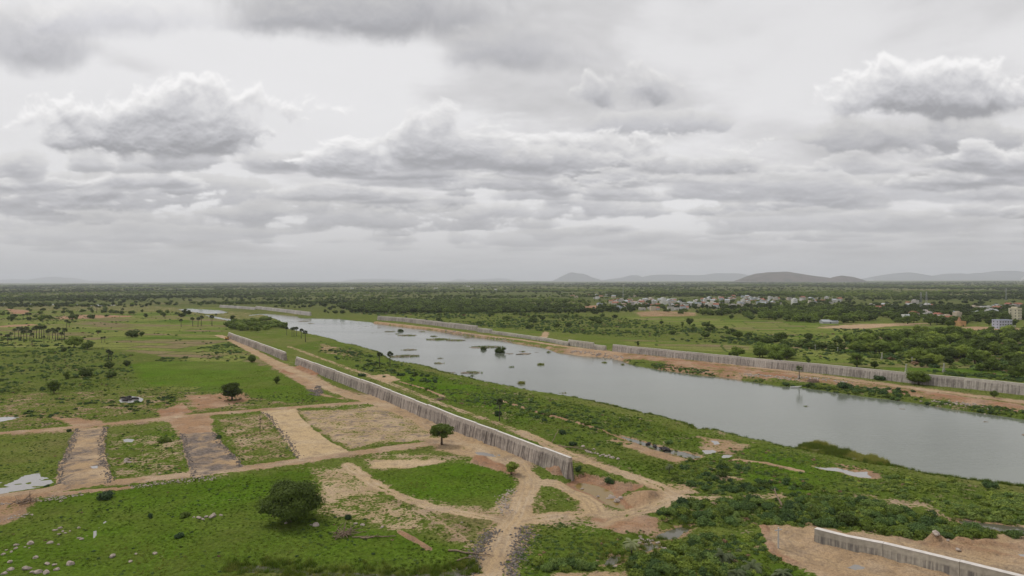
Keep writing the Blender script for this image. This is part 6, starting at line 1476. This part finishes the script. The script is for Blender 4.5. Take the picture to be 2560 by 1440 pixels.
mb = MB(); mb.tube([(1.0, -.3, 1.6), (3.0, -.3, 3.4), (5.0, -.3, 2.9)], [.22, .2, .16], 4); obj('boom', mb.mesh('boom', M['yellow']), root)
mb = MB(); mb.tube([(5.0, -.3, 2.9), (5.3, -.3, 1.0)], [.16, .12], 4); mb.box(4.8, 5.7, -.8, .2, .15, 1.0); obj('bucket', mb.mesh('bucket', M['rubber']), root)

# ------------------------------------------------------------------ buffaloes wallowing
M['hide'] = mat('buffalo_hide', (.035, .032, .032), .6, .2, 2.0)
def buffalo_mesh():
    mb = MB(); mb.tube([(-1.25, 0, .15), (-1.15, 0, .3), (-.7, 0, .38), (0, 0, .36), (.6, 0, .42), (.95, 0, .45), (1.3, 0, .52), (1.55, 0, .48), (1.85, 0, .34), (1.95, 0, .30)], [.08, .38, .5, .55, .52, .38, .26, .23, .16, .08], 12)
    return mb.mesh('body', M['hide'], True)
def horn_mesh(s):
    mb = MB(); mb.tube([(1.42, s * .15, .68), (1.3, s * .42, .74), (1.05, s * .6, .80), (.85, s * .55, .88)], [.06, .055, .04, .012], 6); return mb.mesh('horn', M['darkrock'], True)
BUF = buffalo_mesh(); HORN = [horn_mesh(-1), horn_mesh(1)]
for (a, b, g) in [(1240, 1103, 0), (1275, 1098, 0), (1300, 1093, 0), (1290, 1112, 0), (1262, 1122, 0), (1305, 1120, 0), (1338, 1110, 0), (1365, 1112, 0), (1255, 1130, 0)] + [(1360, 128, 1), (1430, 150, 1), (1510, 178, 1), (1535, 186, 1), (1548, 178, 1), (1560, 190, 1)]:
    u, v = (a / 4, 720 + b / 4) if g == 0 else (1280 + a / 4, 1080 + b / 4)
    zl = -.25 if g == 0 else -.9; x, y = px(u, v, zl)
    root = thing('buffalo', 'black buffalo wallowing in the pale meadow puddle' if g == 0 else 'black buffalo standing in the narrow side channel', 'buffalo', (x, y, zl - .08), RN.uniform(0, 6.28), 1.0, 'buffaloes in the meadow puddle' if g == 0 else 'buffaloes in the side channel')
    obj('body', BUF, root); obj('horn', HORN[0], root); obj('horn', HORN[1], root)
# ------------------------------------------------------------------ the air
def build_haze():
    mb = MB(); mb.box(-60000, 60000, -3000, 61000, -30, 720)
    m = bpy.data.materials.new('haze'); m.use_nodes = True; k = NT(m.node_tree); k.n.clear()
    v = k.new('ShaderNodeVolumePrincipled'); v.inputs['Color'].default_value = (.875, .90, 1.0, 1); v.inputs['Density'].default_value = HAZE
    out = k.new('ShaderNodeOutputMaterial'); k.l.new(v.outputs[0], out.inputs['Volume'])
    tag(obj('haze', mb.mesh('haze', m)), 'thin even haze over the whole plain', 'haze', kind='stuff')
def build_smoke():
    x, y = px(2549, 707.5); mb = MB(); mb.tube([(0, 0, 0), (8, 0, 14), (24, 0, 34), (52, 0, 58), (80, 0, 76)], [5, 9, 14, 19, 12], 12)
    m = bpy.data.materials.new('smoke'); m.use_nodes = True; k = NT(m.node_tree); k.n.clear()
    v = k.new('ShaderNodeVolumePrincipled'); v.inputs['Color'].default_value = (.92, .93, .95, 1); v.inputs['Density'].default_value = .03
    out = k.new('ShaderNodeOutputMaterial'); k.l.new(v.outputs[0], out.inputs['Volume'])
    tag(obj('smoke', mb.mesh('smoke', m, True), None, (x, y, H1(x, y) + 6)), 'thin white smoke drifting from far woodland', 'smoke', kind='stuff')
build_smoke()
HAZE = 3.9e-5
build_haze()
